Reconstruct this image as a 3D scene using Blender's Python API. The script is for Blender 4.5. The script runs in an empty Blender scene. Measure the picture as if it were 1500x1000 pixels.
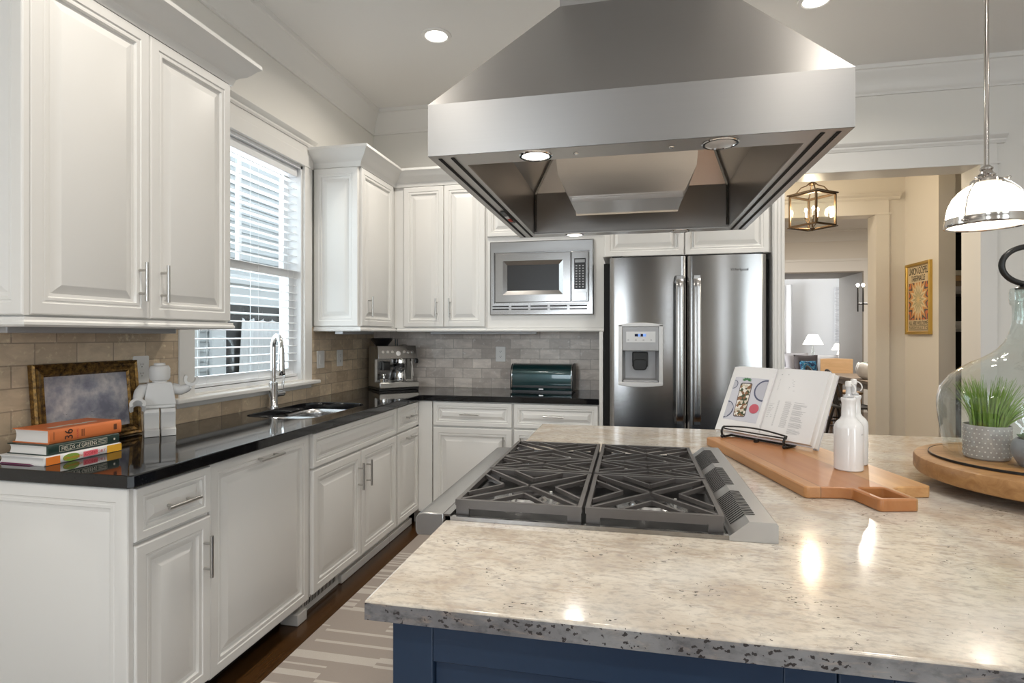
import bpy, bmesh, math, random
from mathutils import Vector, Matrix

SC = bpy.context.scene
COL = SC.collection
PI = math.pi
random.seed(7)

# ------------------------------------------------------------------ camera, world, lights, exposure
cam_data = bpy.data.cameras.new('camera')
cam = bpy.data.objects.new('camera', cam_data)
COL.objects.link(cam)
cam.location = (2.08, -0.126, 1.3293)
cam.rotation_euler = (PI / 2, 0, 0.2096)
cam_data.sensor_width = 36
cam_data.lens = 822.42 / 1500 * 36
cam_data.shift_y = -(500 - 490.89) / 1500
cam_data.clip_start = 0.05
cam_data.clip_end = 200
SC.camera = cam

SC.view_settings.view_transform = 'Standard'
SC.view_settings.look = 'None'
SC.view_settings.gamma = 1
SC.view_settings.use_curve_mapping = False
SC.view_settings.exposure = -0.53

w = bpy.data.worlds.new('overcast_sky')
w.use_nodes = True
w.node_tree.nodes['Background'].inputs[0].default_value = (0.86, 0.93, 1.0, 1)
w.node_tree.nodes['Background'].inputs[1].default_value = 3.3
SC.world = w


def area(name, loc, direction, sx, sy, power, color=(1, 1, 1), spread=PI):
    l = bpy.data.lights.new(name, 'AREA')
    l.shape = 'RECTANGLE'
    l.size, l.size_y = sx, sy
    l.energy = power
    l.color = color
    l.spread = spread
    o = bpy.data.objects.new(name, l)
    COL.objects.link(o)
    o.location = loc
    o.rotation_euler = Vector(direction).to_track_quat('-Z', 'Y').to_euler()
    return o


def point(name, loc, power, color=(1, 0.82, 0.6), r=0.03):
    l = bpy.data.lights.new(name, 'POINT')
    l.energy = power
    l.color = color
    l.shadow_soft_size = r
    o = bpy.data.objects.new(name, l)
    COL.objects.link(o)
    o.location = loc
    return o


# daylight through the rear openings, an added narrow one among them, and the side window
area('daylight_rear_window', (.85, -3.42, 1.65), (0.12, 1, -0.03), .72, 1.6, 50, (0.86, 0.93, 1.0))
area('added_streak_light', (3.55, -3.42, 1.65), (0, 1, -0.03), .40, 1.6, 8, (0.93, 0.96, 1.0))  # added light for bright streaks on the fridge, no window known here
area('daylight_rear_door', (5.45, -3.42, 1.4), (-0.25, 1, 0), 1.4, 2.3, 80, (0.90, 0.95, 1.0))
area('daylight_side_window', (-0.16, 2.67, 1.75), (1, 0, -0.1), 0.9, 1.3, 24, (0.88, 0.94, 1.0))
# light of the two recessed ceiling cans, then unseen ones added for even light
CANS = [(0.92, 3.115), (3.06, 3.2), (0.92, 1.15), (3.06, 1.15), (0.92, -0.9), (3.06, -0.9), (5.2, 1.15), (5.2, -0.9)]
for cx_, cy_ in CANS:
    area('can_light', (cx_, cy_, 3.125), (0, 0, -1), 0.13, 0.13, 18, (1, 0.93, 0.83), 2.7)
# daylight in the far living room, area lights without fixtures added below hall and dining ceilings
area('daylight_living_room', (3.6, 13.6, 1.7), (.85, .42, 0), 1.6, 1.8, 225, (0.95, 0.98, 1.0))
area('dining_fill_light', (5.2, 8.2, 3.12), (0, 0, -1), 0.3, 0.3, 130, (1, 0.93, 0.83))
area('hall_fill_light', (2.4, 5.0, 3.12), (0, 0, -1), 0.2, 0.2, 34, (1, 0.9, 0.75))

# ------------------------------------------------------------------ materials
M = {}


class NT:
    def __init__(s, name):
        s.m = bpy.data.materials.new(name)
        s.m.use_nodes = True
        s.t = s.m.node_tree
        s.b = s.t.nodes['Principled BSDF']
        s.out = s.t.nodes['Material Output']

    def n(s, typ, **kw):
        nd = s.t.nodes.new(typ)
        for k, v in kw.items():
            if k.startswith('i_'):
                nd.inputs[k[2:].replace('_', ' ')].default_value = v
            else:
                setattr(nd, k, v)
        return nd

    def l(s, a, b):
        s.t.links.new(a, b)

    def pos(s, scale=(1, 1, 1), rot=(0, 0, 0), loc=(0, 0, 0), obj=False):
        mp = s.n('ShaderNodeMapping')
        mp.inputs['Scale'].default_value = scale
        mp.inputs['Rotation'].default_value = rot
        mp.inputs['Location'].default_value = loc
        if obj:
            s.l(s.n('ShaderNodeTexCoord').outputs['Object'], mp.inputs[0])
        else:
            s.l(s.n('ShaderNodeNewGeometry').outputs['Position'], mp.inputs[0])
        return mp.outputs[0]

    def noise(s, vec, scale, detail=4, rough=.5, dist=0):
        nd = s.n('ShaderNodeTexNoise')
        nd.inputs['Scale'].default_value = scale
        nd.inputs['Detail'].default_value = detail
        nd.inputs['Roughness'].default_value = rough
        nd.inputs['Distortion'].default_value = dist
        s.l(vec, nd.inputs['Vector'])
        return nd.outputs['Fac']

    def ramp(s, fac, stops, interp='LINEAR'):
        r = s.n('ShaderNodeValToRGB')
        cr = r.color_ramp
        cr.interpolation = interp
        while len(cr.elements) < len(stops):
            cr.elements.new(0.5)
        for e, (p, c) in zip(cr.elements, stops):
            e.position = p
            e.color = (c if isinstance(c, (tuple, list)) else (c, c, c)) + ((1,) if not isinstance(c, (tuple, list)) or len(c) == 3 else ())
        s.l(fac, r.inputs[0])
        return r.outputs[0]

    def mix(s, fac, a, b, mode='MIX'):
        nd = s.n('ShaderNodeMix', data_type='RGBA', blend_type=mode)
        for sock, v in ((nd.inputs[0], fac), (nd.inputs[6], a), (nd.inputs[7], b)):
            if hasattr(v, 'is_linked') or hasattr(v, 'links'):
                s.l(v, sock)
            elif isinstance(v, (int, float)):
                sock.default_value = v
            else:
                sock.default_value = tuple(v) + ((1,) if len(v) == 3 else ())
        return nd.outputs[2]

    def math(s, op, a, b=0.0):
        nd = s.n('ShaderNodeMath', operation=op)
        for sock, v in ((nd.inputs[0], a), (nd.inputs[1], b)):
            if isinstance(v, (int, float)):
                sock.default_value = v
            else:
                s.l(v, sock)
        return nd.outputs[0]

    def bump(s, h, strength=.2, dist=.01):
        nd = s.n('ShaderNodeBump')
        nd.inputs['Strength'].default_value = strength
        nd.inputs['Distance'].default_value = dist
        s.l(h, nd.inputs['Height'])
        s.l(nd.outputs[0], s.b.inputs['Normal'])


def mat(name, color, rough=.5, metal=0, spec=.5, emit=None, estr=0, coat=0, trans=0):
    t = NT(name)
    b = t.b
    b.inputs['Base Color'].default_value = tuple(color) + (1,)
    b.inputs['Roughness'].default_value = rough
    b.inputs['Metallic'].default_value = metal
    b.inputs['Specular IOR Level'].default_value = spec
    b.inputs['Coat Weight'].default_value = coat
    b.inputs['Transmission Weight'].default_value = trans
    if emit:
        b.inputs['Emission Color'].default_value = tuple(emit) + (1,)
        b.inputs['Emission Strength'].default_value = estr
    M[name] = t.m
    return t


mat('white_paint', (.81, .80, .775), .42)
mat('trim_paint', (.78, .765, .735), .4)
mat('wall_paint', (.79, .77, .725), .6)
mat('hall_paint', (.76, .71, .63), .6)
mat('dining_paint', (.74, .70, .64), .6)
mat('taupe_paint', (.27, .245, .215), .6)
mat('ceiling_paint', (.85, .835, .81), .7)
mat('blind_white', (.82, .83, .84), .4)
mat('vinyl_white', (.80, .81, .82), .35)
mat('black_plastic', (.012, .012, .013), .3)
mat('black_matte', (.006, .006, .006), .8)
mat('black_iron', (.045, .042, .042), .42, 0, .5)
mat('grate_iron', (.115, .105, .10), .33, .3, .6)
mat('black_metal', (.03, .03, .03), .35, .6)
mat('chrome', (.78, .78, .78), .07, 1)
mat('nickel', (.55, .54, .52), .3, 1)
mat('polished_nickel', (.62, .59, .56), .13, 1)
mat('plate_white', (.80, .79, .77), .3)
mat('ceramic_white', (.80, .79, .785), .12, 0, .5, coat=.3)
mat('resin_white', (.78, .775, .76), .45)
mat('page_white', (.80, .79, .79), .6)
mat('page_edge', (.74, .73, .71), .7)
mat('ink_black', (.02, .015, .015), .6)
mat('ink_grey', (.42, .42, .43), .6)
mat('cream_ink', (.72, .68, .58), .6)
mat('orange_cloth', (.72, .20, .06), .5)
mat('green_cloth', (.012, .035, .028), .4)
mat('orange_ink', (.80, .22, .03), .5)
mat('yellow_ink', (.85, .45, .04), .5)
mat('pink_ink', (.85, .18, .22), .5)
mat('green_ink', (.25, .38, .06), .5)
mat('red_ink', (.62, .03, .06), .5)
mat('orange_letter', (.75, .20, .02), .5)
mat('cover_plum', (.20, .03, .10), .5)
mat('lamp_glow', (1, 1, 1), .5, emit=(1, .95, .86), estr=9)
mat('hood_lens_glow', (1, 1, 1), .5, emit=(1, .95, .86), estr=4)
mat('bulb_glow', (1, 1, 1), .5, emit=(1, .85, .62), estr=40)
mat('shade_glow', (.9, .88, .84), .8, emit=(1, .95, .88), estr=2.0)
mat('display_blue', (.02, .03, .08), .2, emit=(.25, .45, 1), estr=1.3)
mat('display_dark', (.01, .015, .05), .15)
mat('display_grey', (.35, .36, .37), .3)
mat('grey_plastic', (.42, .42, .43), .35, .3)
mat('pale_plastic', (.70, .70, .70), .3, .2)
mat('dark_chrome', (.20, .20, .20), .2, 1)
mat('brass', (.62, .42, .12), .28, 1)
mat('bronze', (.10, .065, .035), .4, .8)
mat('bread_green', (.004, .036, .040), .22, .4, .5, coat=.6)
mat('blue_paint', (.016, .034, .070), .38)
mat('soil', (.05, .035, .025), .9)
mat('grass_green', (.22, .36, .06), .5)
mat('succulent_green', (.10, .17, .09), .5)
mat('grey_glaze', (.22, .23, .27), .3)
mat('sofa_grey', (.55, .53, .55), .9)
mat('sofa_white', (.72, .70, .70), .9)
mat('cushion_dark', (.10, .085, .085), .9)
mat('curtain_white', (.84, .84, .85), .8)
mat('copper_pipe', (.25, .07, .03), .35, .8)
mat('sticker_red', (.5, .06, .03), .5)
mat('stitch_white', (.85, .83, .80), .6)
mat('green_leaf', (.06, .20, .08), .6)
mat('photo_lilac', (.60, .60, .66), .6)
mat('photo_plate', (.50, .50, .56), .5)
mat('photo_plate_rim', (.09, .10, .17), .5)
mat('photo_red', (.55, .10, .14), .4)
mat('photo_shadow', (.13, .11, .12), .6)
mat('siding', (.58, .60, .61), .6)
mat('asphalt', (.25, .27, .24), .9)
mat('silicone_clear', (.75, .75, .76), .15, trans=.3)


def thin_glass(name, tint=(1, 1, 1), ior=1.45, bumpy=0):
    t = NT(name)
    tr = t.n('ShaderNodeBsdfTransparent')
    tr.inputs[0].default_value = tuple(tint) + (1,)
    gl = t.n('ShaderNodeBsdfGlossy')
    gl.inputs['Roughness'].default_value = .03
    gl.inputs['Color'].default_value = (1, 1, 1, 1)
    lw = t.n('ShaderNodeLayerWeight')
    lw.inputs[0].default_value = .5
    if bumpy:
        bp = t.n('ShaderNodeBump')
        bp.inputs['Strength'].default_value = bumpy
        bp.inputs['Distance'].default_value = .01
        t.l(t.noise(t.pos((1, 1, .6)), 26, 2), bp.inputs['Height'])
        t.l(bp.outputs[0], gl.inputs['Normal'])
        t.l(bp.outputs[0], lw.inputs['Normal'])
    f0 = ((ior - 1) / (ior + 1)) ** 2
    fr = t.math('ADD', f0, t.math('MULTIPLY', t.math('POWER', lw.outputs['Facing'], 5.0), 1 - f0))
    mx = t.n('ShaderNodeMixShader')
    t.l(fr, mx.inputs[0])
    t.l(tr.outputs[0], mx.inputs[1])
    t.l(gl.outputs[0], mx.inputs[2])
    t.l(mx.outputs[0], t.out.inputs['Surface'])
    t.t.nodes.remove(t.b)
    M[name] = t.m
    return t


thin_glass('window_glass', (.94, .97, .97))
thin_glass('clear_glass', (.96, .98, .97))
thin_glass('jug_glass', (.88, .92, .91), 1.75, .5)


def steel(name, axis, base=(.53, .525, .52), rough=.26, amt=.10, aniso=0):
    t = mat(name, base, rough, 1)
    sc = [260, 260, 260]
    sc[axis] = 2.5
    n = t.noise(t.pos(tuple(sc)), 1.0, 3, .55)
    t.l(t.ramp(n, [(.25, rough - amt * .2), (.75, rough + amt * .3)]), t.b.inputs['Roughness'])
    if aniso:
        t.b.inputs['Anisotropic'].default_value = aniso
        t.b.inputs['Anisotropic Rotation'].default_value = .25
        tg = t.n('ShaderNodeTangent', direction_type='RADIAL', axis='Z')
        t.l(tg.outputs[0], t.b.inputs['Tangent'])
    t.l(t.mix(n, [c * .975 for c in base], [min(1, c * 1.025) for c in base]), t.b.inputs['Base Color'])
    return t


steel('steel_x', 0, (.33, .325, .32), .20, .05)
mat('vent_steel', (.50, .495, .49), .36, 1)
mat('steel_y', (.46, .455, .45), .27, 1)
steel('fridge_steel', 0, (.34, .335, .33), .22, .06, .75)
steel('sink_steel', 1, (.60, .60, .60), .24)
steel('hood_steel', 0, (.40, .392, .385), .33, .012, .5)
steel('rim_steel', 0, (.78, .76, .735), .33, .04)  # brighter copy of the hood steel, reflected light put into the colour
steel('hood_liner', 0, (.58, .56, .54), .30, .04)


def granite_light(name, base, tan, grey, edge=False):
    t = mat(name, base, .13 if not edge else .4)
    p = t.pos((1, 1, 1), (0, 0, .35))
    ps = t.pos((2.2, 9, 9), (0, 0, .28))
    n1 = t.noise(p, 9, 8, .62, .6)
    c = t.mix(t.ramp(n1, [(.40, 0.0), (.66, 1.0)]), base, tan)
    n2 = t.noise(ps, 4.5, 10, .70, 1.4)
    c = t.mix(t.ramp(n2, [(.53, 0.0), (.74, .85)]), c, (.36, .27, .20))
    n3 = t.noise(t.pos((55, 100, 100), (0, 0, .3)), 1.0, 5, .65)
    c = t.mix(t.ramp(n3, [(.47, 0.0), (.70, .8)]), c, grey)
    ns = t.noise(t.pos((30, 95, 95), (0, 0, .3)), 1.0, 4, .6)
    c = t.mix(t.ramp(ns, [(.60, 0.0), (.74, .55)]), c, (.30, .23, .18))
    n5 = t.noise(p, 3.2, 4, .5)
    c = t.mix(t.ramp(n5, [(.48, 0.0), (.7, .45)]), c, (.60, .60, .59))
    v = t.n('ShaderNodeTexVoronoi', feature='F1')
    v.inputs['Scale'].default_value = 85 if not edge else 95
    va = t.n('ShaderNodeVectorMath', operation='ADD')
    t.l(t.pos((.75, 1.5, 1.2), (0, 0, .3)), va.inputs[0])
    nz = t.n('ShaderNodeTexNoise')
    nz.inputs['Scale'].default_value = 160
    t.l(t.pos(), nz.inputs['Vector'])
    vs = t.n('ShaderNodeVectorMath', operation='SCALE')
    vs.inputs['Scale'].default_value = .012
    t.l(nz.outputs['Color'], vs.inputs[0])
    t.l(vs.outputs[0], va.inputs[1])
    t.l(va.outputs[0], v.inputs['Vector'])
    n4 = t.noise(p, 11, 3)
    th = t.math('MULTIPLY', t.ramp(n4, [(.47, 0.0), (.64, 1.0)] if not edge else [(.36, 0.0), (.56, 1.0)]), .20 if not edge else .30)
    sp = t.math('LESS_THAN', v.outputs['Distance'], th)
    c = t.mix(t.math('MULTIPLY', sp, .95), c, (.028, .022, .022))
    t.l(c, t.b.inputs['Base Color'])
    return t


granite_light('granite_cream', (.66, .605, .52), (.49, .41, .325), (.34, .30, .265))
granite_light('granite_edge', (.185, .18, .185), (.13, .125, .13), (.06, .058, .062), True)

t = mat('granite_black', (.008, .008, .009), .05)
n = t.noise(t.pos(), 260, 3, .6)
t.l(t.ramp(n, [(.60, (.007, .007, .008)), (.78, (.05, .05, .055))]), t.b.inputs['Base Color'])


def tile_mat(name, axes, c1, c2, mortar, off=(0, 0)):
    t = mat(name, c1, .28)
    sx = t.n('ShaderNodeSeparateXYZ')
    t.l(t.n('ShaderNodeNewGeometry').outputs['Position'], sx.inputs[0])
    cm = t.n('ShaderNodeCombineXYZ')
    t.l(t.math('ADD', sx.outputs[axes[0]], off[0]), cm.inputs[0])
    t.l(t.math('ADD', sx.outputs[axes[1]], off[1]), cm.inputs[1])
    b = t.n('ShaderNodeTexBrick')
    b.inputs['Scale'].default_value = 1
    b.inputs['Brick Width'].default_value = .1545
    b.inputs['Row Height'].default_value = .0775
    b.inputs['Mortar Size'].default_value = .0026
    b.inputs['Mortar Smooth'].default_value = .2
    b.inputs['Bias'].default_value = 0
    b.inputs['Color1'].default_value = tuple(c1) + (1,)
    b.inputs['Color2'].default_value = tuple(c2) + (1,)
    b.inputs['Mortar'].default_value = tuple(mortar) + (1,)
    t.l(cm.outputs[0], b.inputs['Vector'])
    n1 = t.noise(t.pos((1, 1, 2.2)), 9, 8, .6, .6)
    c = t.mix(t.ramp(n1, [(.3, 0.0), (.7, .55)]), b.outputs['Color'], [x * .62 for x in c2])
    n2 = t.noise(t.pos(), 40, 5, .6)
    c = t.mix(t.ramp(n2, [(.58, 0.0), (.75, .5)]), c, [min(1, x * 1.35) for x in c1])
    t.l(c, t.b.inputs['Base Color'])
    h = t.mix(.25, t.math('SUBTRACT', 1.0, b.outputs['Fac']), n1)
    t.bump(h, .35, .004)
    return t


tile_mat('tile_left', (1, 2), (.84, .69, .50), (.53, .41, .285), (.40, .32, .235), (0, -.914))
tile_mat('tile_back', (0, 2), (.88, .80, .73), (.50, .44, .395), (.44, .40, .355), (0, -.914))


def wood(name, c1, c2, axis=1, scale=1.0, rough=.35, planks=None, c3=None, rot=0.0):
    t = mat(name, c1, rough)
    s3 = [14 * scale] * 3
    s3[axis] = 1.3 * scale
    p = t.pos((1, 1, 1), (0, 0, rot))
    mp = t.n('ShaderNodeMapping')
    mp.inputs['Scale'].default_value = s3
    t.l(p, mp.inputs[0])
    n1 = t.noise(mp.outputs[0], 1.6, 8, .62, 1.2)
    c = t.mix(t.ramp(n1, [(.3, 0.0), (.72, 1.0)]), c1, c2)
    if planks:
        sx = t.n('ShaderNodeSeparateXYZ')
        t.l(p, sx.inputs[0])
        k = t.math('FLOOR', t.math('DIVIDE', sx.outputs[1 - axis if axis < 2 else 0], planks))
        wn = t.n('ShaderNodeTexWhiteNoise', noise_dimensions='1D')
        t.l(k, wn.inputs['W'])
        c = t.mix(t.math('MULTIPLY', wn.outputs['Value'], .8), c, c3 or [x * .5 for x in c1])
        fr = t.math('FRACT', t.math('DIVIDE', sx.outputs[1 - axis if axis < 2 else 0], planks))
        ln = t.math('LESS_THAN', fr, .02)
        c = t.mix(t.math('MULTIPLY', ln, .5), c, [x * .25 for x in c1])
    t.l(c, t.b.inputs['Base Color'])
    t.bump(n1, .06, .003)
    return t


wood('floor_wood', (.105, .048, .015), (.058, .024, .008), 1, 1, .22, .083)
wood('board_wood', (.62, .36, .155), (.42, .20, .075), 1, .8, .32, .165, (.36, .115, .03), rot=-.226)
wood('riser_wood', (.46, .25, .095), (.27, .125, .04), 0, 1.4, .45)
wood('table_wood', (.26, .20, .15), (.16, .12, .085), 1, 1, .5)
wood('chair_wood', (.66, .44, .25), (.56, .36, .19), 0, .7, .5)
wood('dark_shelf', (.012, .011, .011), (.008, .007, .007), 0, 1, .5)

t = mat('gilt_frame', (.30, .17, .05), .34, .7)
n = t.noise(t.pos((1, 1, 1)), 60, 6, .7)
t.l(t.ramp(n, [(.35, (.035, .018, .008)), (.62, (.30, .17, .045)), (.85, (.55, .36, .12))]), t.b.inputs['Base Color'])

t = mat('cloud_painting', (.5, .5, .55), .5)
p = t.pos((0.3, 1, 1))
n1 = t.noise(p, 13, 7, .58, .15)
n2 = t.noise(p, 5.0, 2, .5)
f = t.math('ADD', t.math('MULTIPLY', n1, .72), t.math('MULTIPLY', n2, .28))
t.l(t.ramp(f, [(.36, (.20, .205, .26)), (.46, (.33, .33, .39)), (.53, (.50, .48, .50)), (.62, (.74, .70, .68))]), t.b.inputs['Base Color'])

t = mat('rug_weave', (.4, .37, .34), .95)
sx = t.n('ShaderNodeSeparateXYZ')
t.l(t.n('ShaderNodeNewGeometry').outputs['Position'], sx.inputs[0])
band = t.math('FLOOR', t.math('DIVIDE', sx.outputs[1], .147))
wb = t.n('ShaderNodeTexWhiteNoise', noise_dimensions='1D')
t.l(band, wb.inputs['W'])
xx = t.math('ADD', sx.outputs[0], t.math('MULTIPLY', wb.outputs['Value'], .42))
colk = t.math('FLOOR', t.math('DIVIDE', xx, .47))
wn = t.n('ShaderNodeTexWhiteNoise', noise_dimensions='1D')
t.l(colk, wn.inputs['W'])
v = t.math('FLOOR', t.math('DIVIDE', t.math('ADD', sx.outputs[1], t.math('MULTIPLY', wn.outputs['Value'], 3.0)), 0.0175))
cm = t.n('ShaderNodeCombineXYZ')
t.l(v, cm.inputs[0])
t.l(colk, cm.inputs[1])
w2 = t.n('ShaderNodeTexWhiteNoise', noise_dimensions='2D')
t.l(cm.outputs[0], w2.inputs['Vector'])
st = t.math('GREATER_THAN', w2.outputs['Value'], .70)
fz = t.noise(t.pos(), 320, 3)
c = t.mix(st, (.40, .345, .305), (.66, .61, .55))
c = t.mix(t.math('MULTIPLY', fz, .55), c, (.30, .26, .23))
t.l(c, t.b.inputs['Base Color'])
t.bump(fz, .4, .003)

t = mat('dotted_pot', (.45, .43, .43), .6)
n1 = t.noise(t.pos(), 60, 3)
t.l(t.ramp(n1, [(.3, (.36, .345, .35)), (.7, (.48, .46, .46))]), t.b.inputs['Base Color'])

t = mat('dish_food', (.5, .45, .35), .6)
vv = t.n('ShaderNodeTexVoronoi', feature='F1')
vv.inputs['Scale'].default_value = 95
t.l(t.pos(), vv.inputs['Vector'])
t.l(t.ramp(t.n('ShaderNodeSeparateColor').outputs[0], [(0, 0.0), (1, 1.0)]), t.b.inputs['Roughness'])
sp = t.n('ShaderNodeSeparateColor')
t.l(vv.outputs['Color'], sp.inputs[0])
t.l(t.ramp(sp.outputs[0], [(0.0, (.05, .07, .03)), (.22, (.24, .11, .05)), (.4, (.62, .55, .44)), (.62, (.78, .74, .68)), (.85, (.30, .18, .08))], 'CONSTANT'), t.b.inputs['Base Color'])
t.b.inputs['Roughness'].default_value = .6
for lk in list(t.t.links):
    if lk.to_socket == t.b.inputs['Roughness']:
        t.t.links.remove(lk)

t = mat('poster_burst', (.6, .3, .1), .5)
tc = t.pos((1, 1, 1), (0, 0, 0), (0, -5.4535, -1.643))
sx = t.n('ShaderNodeSeparateXYZ')
t.l(tc, sx.inputs[0])
zz = t.math('MULTIPLY', sx.outputs[2], .78)
ang = t.math('ARCTAN2', zz, sx.outputs[1])
rad = t.math('SQRT', t.math('ADD', t.math('MULTIPLY', zz, zz), t.math('MULTIPLY', sx.outputs[1], sx.outputs[1])))
pet = t.math('MULTIPLY', t.math('ABSOLUTE', t.math('SINE', t.math('MULTIPLY', ang, 8.0))), .055)
f = t.math('ADD', rad, pet)
t.l(t.ramp(t.math('MULTIPLY', f, 4.0), [(0.0, (.72, .52, .24)), (.26, (.42, .36, .20)), (.42, (.74, .58, .34)), (.58, (.62, .30, .10)), (.72, (.10, .08, .08)), (.82, (.60, .17, .05)), (.95, (.12, .09, .09))], 'CONSTANT'), t.b.inputs['Base Color'])
mat('poster_paper', (.66, .52, .32), .6)

t = mat('blue_pattern', (.05, .15, .3), .9)
n1 = t.noise(t.pos(), 14, 4, .6, 1.5)
t.l(t.ramp(n1, [(.35, (.02, .04, .10)), (.5, (.04, .22, .36)), (.65, (.55, .52, .48))], 'CONSTANT'), t.b.inputs['Base Color'])

t = mat('grey_art', (.6, .6, .6), .8)
n1 = t.noise(t.pos((1, 1, 5)), 9, 6, .6)
t.l(t.ramp(n1, [(.3, (.42, .43, .46)), (.7, (.74, .74, .75))]), t.b.inputs['Base Color'])

# ribbed prismatic pendant glass: clear glass that scatters the lamp's light
t = NT('prismatic_glass')
t.t.nodes.remove(t.b)
tl = t.n('ShaderNodeBsdfTranslucent')
tl.inputs[0].default_value = (.95, .95, .93, 1)
tr = t.n('ShaderNodeBsdfTransparent')
gl = t.n('ShaderNodeBsdfGlossy')
gl.inputs['Roughness'].default_value = .1
m1 = t.n('ShaderNodeMixShader')
m1.inputs[0].default_value = .30
t.l(tl.outputs[0], m1.inputs[1])
t.l(tr.outputs[0], m1.inputs[2])
m2 = t.n('ShaderNodeMixShader')
m2.inputs[0].default_value = .08
t.l(m1.outputs[0], m2.inputs[1])
t.l(gl.outputs[0], m2.inputs[2])
t.l(m2.outputs[0], t.out.inputs['Surface'])
M['prismatic_glass'] = t.m


# ------------------------------------------------------------------ mesh helpers
X, Y, Z = Vector((1, 0, 0)), Vector((0, 1, 0)), Vector((0, 0, 1))


class MB:
    """collects shapes in world coordinates; build() links them as ONE mesh object"""

    def __init__(s):
        s.v, s.f = [], []

    def add(s, vs, fs, mtx=None):
        o = len(s.v)
        s.v += [Vector(p) if mtx is None else mtx @ Vector(p) for p in vs]
        s.f += [tuple(i + o for i in f) for f in fs]
        return s

    def box(s, x0, y0, z0, x1, y1, z1, mtx=None):
        return s.add([(x0, y0, z0), (x1, y0, z0), (x1, y1, z0), (x0, y1, z0), (x0, y0, z1), (x1, y0, z1), (x1, y1, z1), (x0, y1, z1)],
                     [(0, 3, 2, 1), (4, 5, 6, 7), (0, 1, 5, 4), (1, 2, 6, 5), (2, 3, 7, 6), (3, 0, 4, 7)], mtx)

    def prism(s, poly, a, b, frame=None):
        """poly in (u, v), extruded a..b along n; frame = (O, U, V, N)"""
        O, U, V, N = frame or (Vector((0, 0, 0)), X, Y, Z)
        n = len(poly)
        vs = [O + U * p[0] + V * p[1] + N * a for p in poly] + [O + U * p[0] + V * p[1] + N * b for p in poly]
        fs = [tuple(range(n - 1, -1, -1)), tuple(range(n, 2 * n))]
        fs += [(i, (i + 1) % n, n + (i + 1) % n, n + i) for i in range(n)]
        return s.add(vs, fs)

    def rings(s, rs, cap0=True, cap1=True, closed=True):
        n = len(rs[0])
        vs = [p for r in rs for p in r]
        fs = []
        for k in range(len(rs) - 1):
            for i in range(n if closed else n - 1):
                j = (i + 1) % n
                fs.append((k * n + i, k * n + j, (k + 1) * n + j, (k + 1) * n + i))
        if cap0:
            fs.append(tuple(range(n - 1, -1, -1)))
        if cap1:
            fs.append(tuple((len(rs) - 1) * n + i for i in range(n)))
        return s.add(vs, fs)

    def lathe(s, c, prof, n=32, cap0=False, cap1=False, mtx=None):
        c = Vector(c)
        rs = []
        for r, z in prof:
            ring = []
            for i in range(n):
                a = 2 * PI * i / n
                p = Vector((r * math.cos(a), r * math.sin(a), z))
                if mtx is not None:
                    p = mtx @ p
                ring.append(c + p)
            rs.append(ring)
        return s.rings(rs, cap0, cap1)

    def tube(s, pts, r, n=10, closed=False, caps=True):
        pts = [Vector(p) for p in pts]
        m = len(pts)
        rad = r if isinstance(r, (list, tuple)) else [r] * m
        rs = []
        prev = None
        for i in range(m):
            if closed:
                d = (pts[(i + 1) % m] - pts[i - 1]).normalized()
            else:
                d = (pts[min(i + 1, m - 1)] - pts[max(i - 1, 0)]).normalized()
            if prev is None:
                up = Z if abs(d.z) < .9 else X
                u = d.cross(up).normalized()
            else:
                u = (prev - d * prev.dot(d))
                u = u.normalized() if u.length > 1e-6 else d.cross(X).normalized()
            prev = u
            v = d.cross(u).normalized()
            rs.append([pts[i] + (u * math.cos(2 * PI * k / n) + v * math.sin(2 * PI * k / n)) * rad[i] for k in range(n)])
        if closed:
            rs.append(rs[0])
            return s.rings(rs, False, False)
        return s.rings(rs, caps, caps)

    def bar(s, a, b, w, h, up=Z):
        """rectangular bar from a to b; w across, h along up"""
        a, b = Vector(a), Vector(b)
        d = (b - a).normalized()
        sd = d.cross(up).normalized()
        u = sd.cross(d).normalized()
        rs = [[p + sd * (sx * w / 2) + u * (sy * h / 2) for sx, sy in ((-1, -1), (1, -1), (1, 1), (-1, 1))] for p in (a, b)]
        return s.rings(rs)

    def sphere(s, c, r, n=16, sz=1.0):
        prof = [(max(1e-4, r * math.sin(PI * k / n)), -r * sz * math.cos(PI * k / n)) for k in range(n + 1)]
        return s.lathe(c, prof, n * 2, True, True)


def build(name, mb, material, parent=None, bevel=0, seg=2, smooth=35, solid=0, sub=0, weld=False):
    me = bpy.data.meshes.new(name)
    off = Vector((0, 0, 0))
    p = parent
    while p is not None:
        off += p.location
        p = p.parent
    me.from_pydata([tuple(v - off) for v in mb.v], [], mb.f)
    bm = bmesh.new()
    bm.from_mesh(me)
    if weld:
        bmesh.ops.remove_doubles(bm, verts=bm.verts, dist=1e-5)
    bmesh.ops.recalc_face_normals(bm, faces=bm.faces)
    bm.to_mesh(me)
    bm.free()
    me.materials.append(M[material])
    if smooth:
        me.polygons.foreach_set('use_smooth', [True] * len(me.polygons))
        me.set_sharp_from_angle(angle=math.radians(smooth))
    o = bpy.data.objects.new(name, me)
    COL.objects.link(o)
    if parent is not None:
        o.parent = parent
    if solid:
        md = o.modifiers.new('solid', 'SOLIDIFY')
        md.thickness = solid
        md.offset = 0
    if bevel:
        md = o.modifiers.new('bevel', 'BEVEL')
        md.width = bevel
        md.segments = seg
        md.limit_method = 'ANGLE'
        md.angle_limit = math.radians(40)
    if sub:
        md = o.modifiers.new('sub', 'SUBSURF')
        md.levels = md.render_levels = sub
    return o


def tag(o, label, cat, group=None):
    o['label'] = label
    o['category'] = cat
    if group:
        o['group'] = group
    return o


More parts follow.
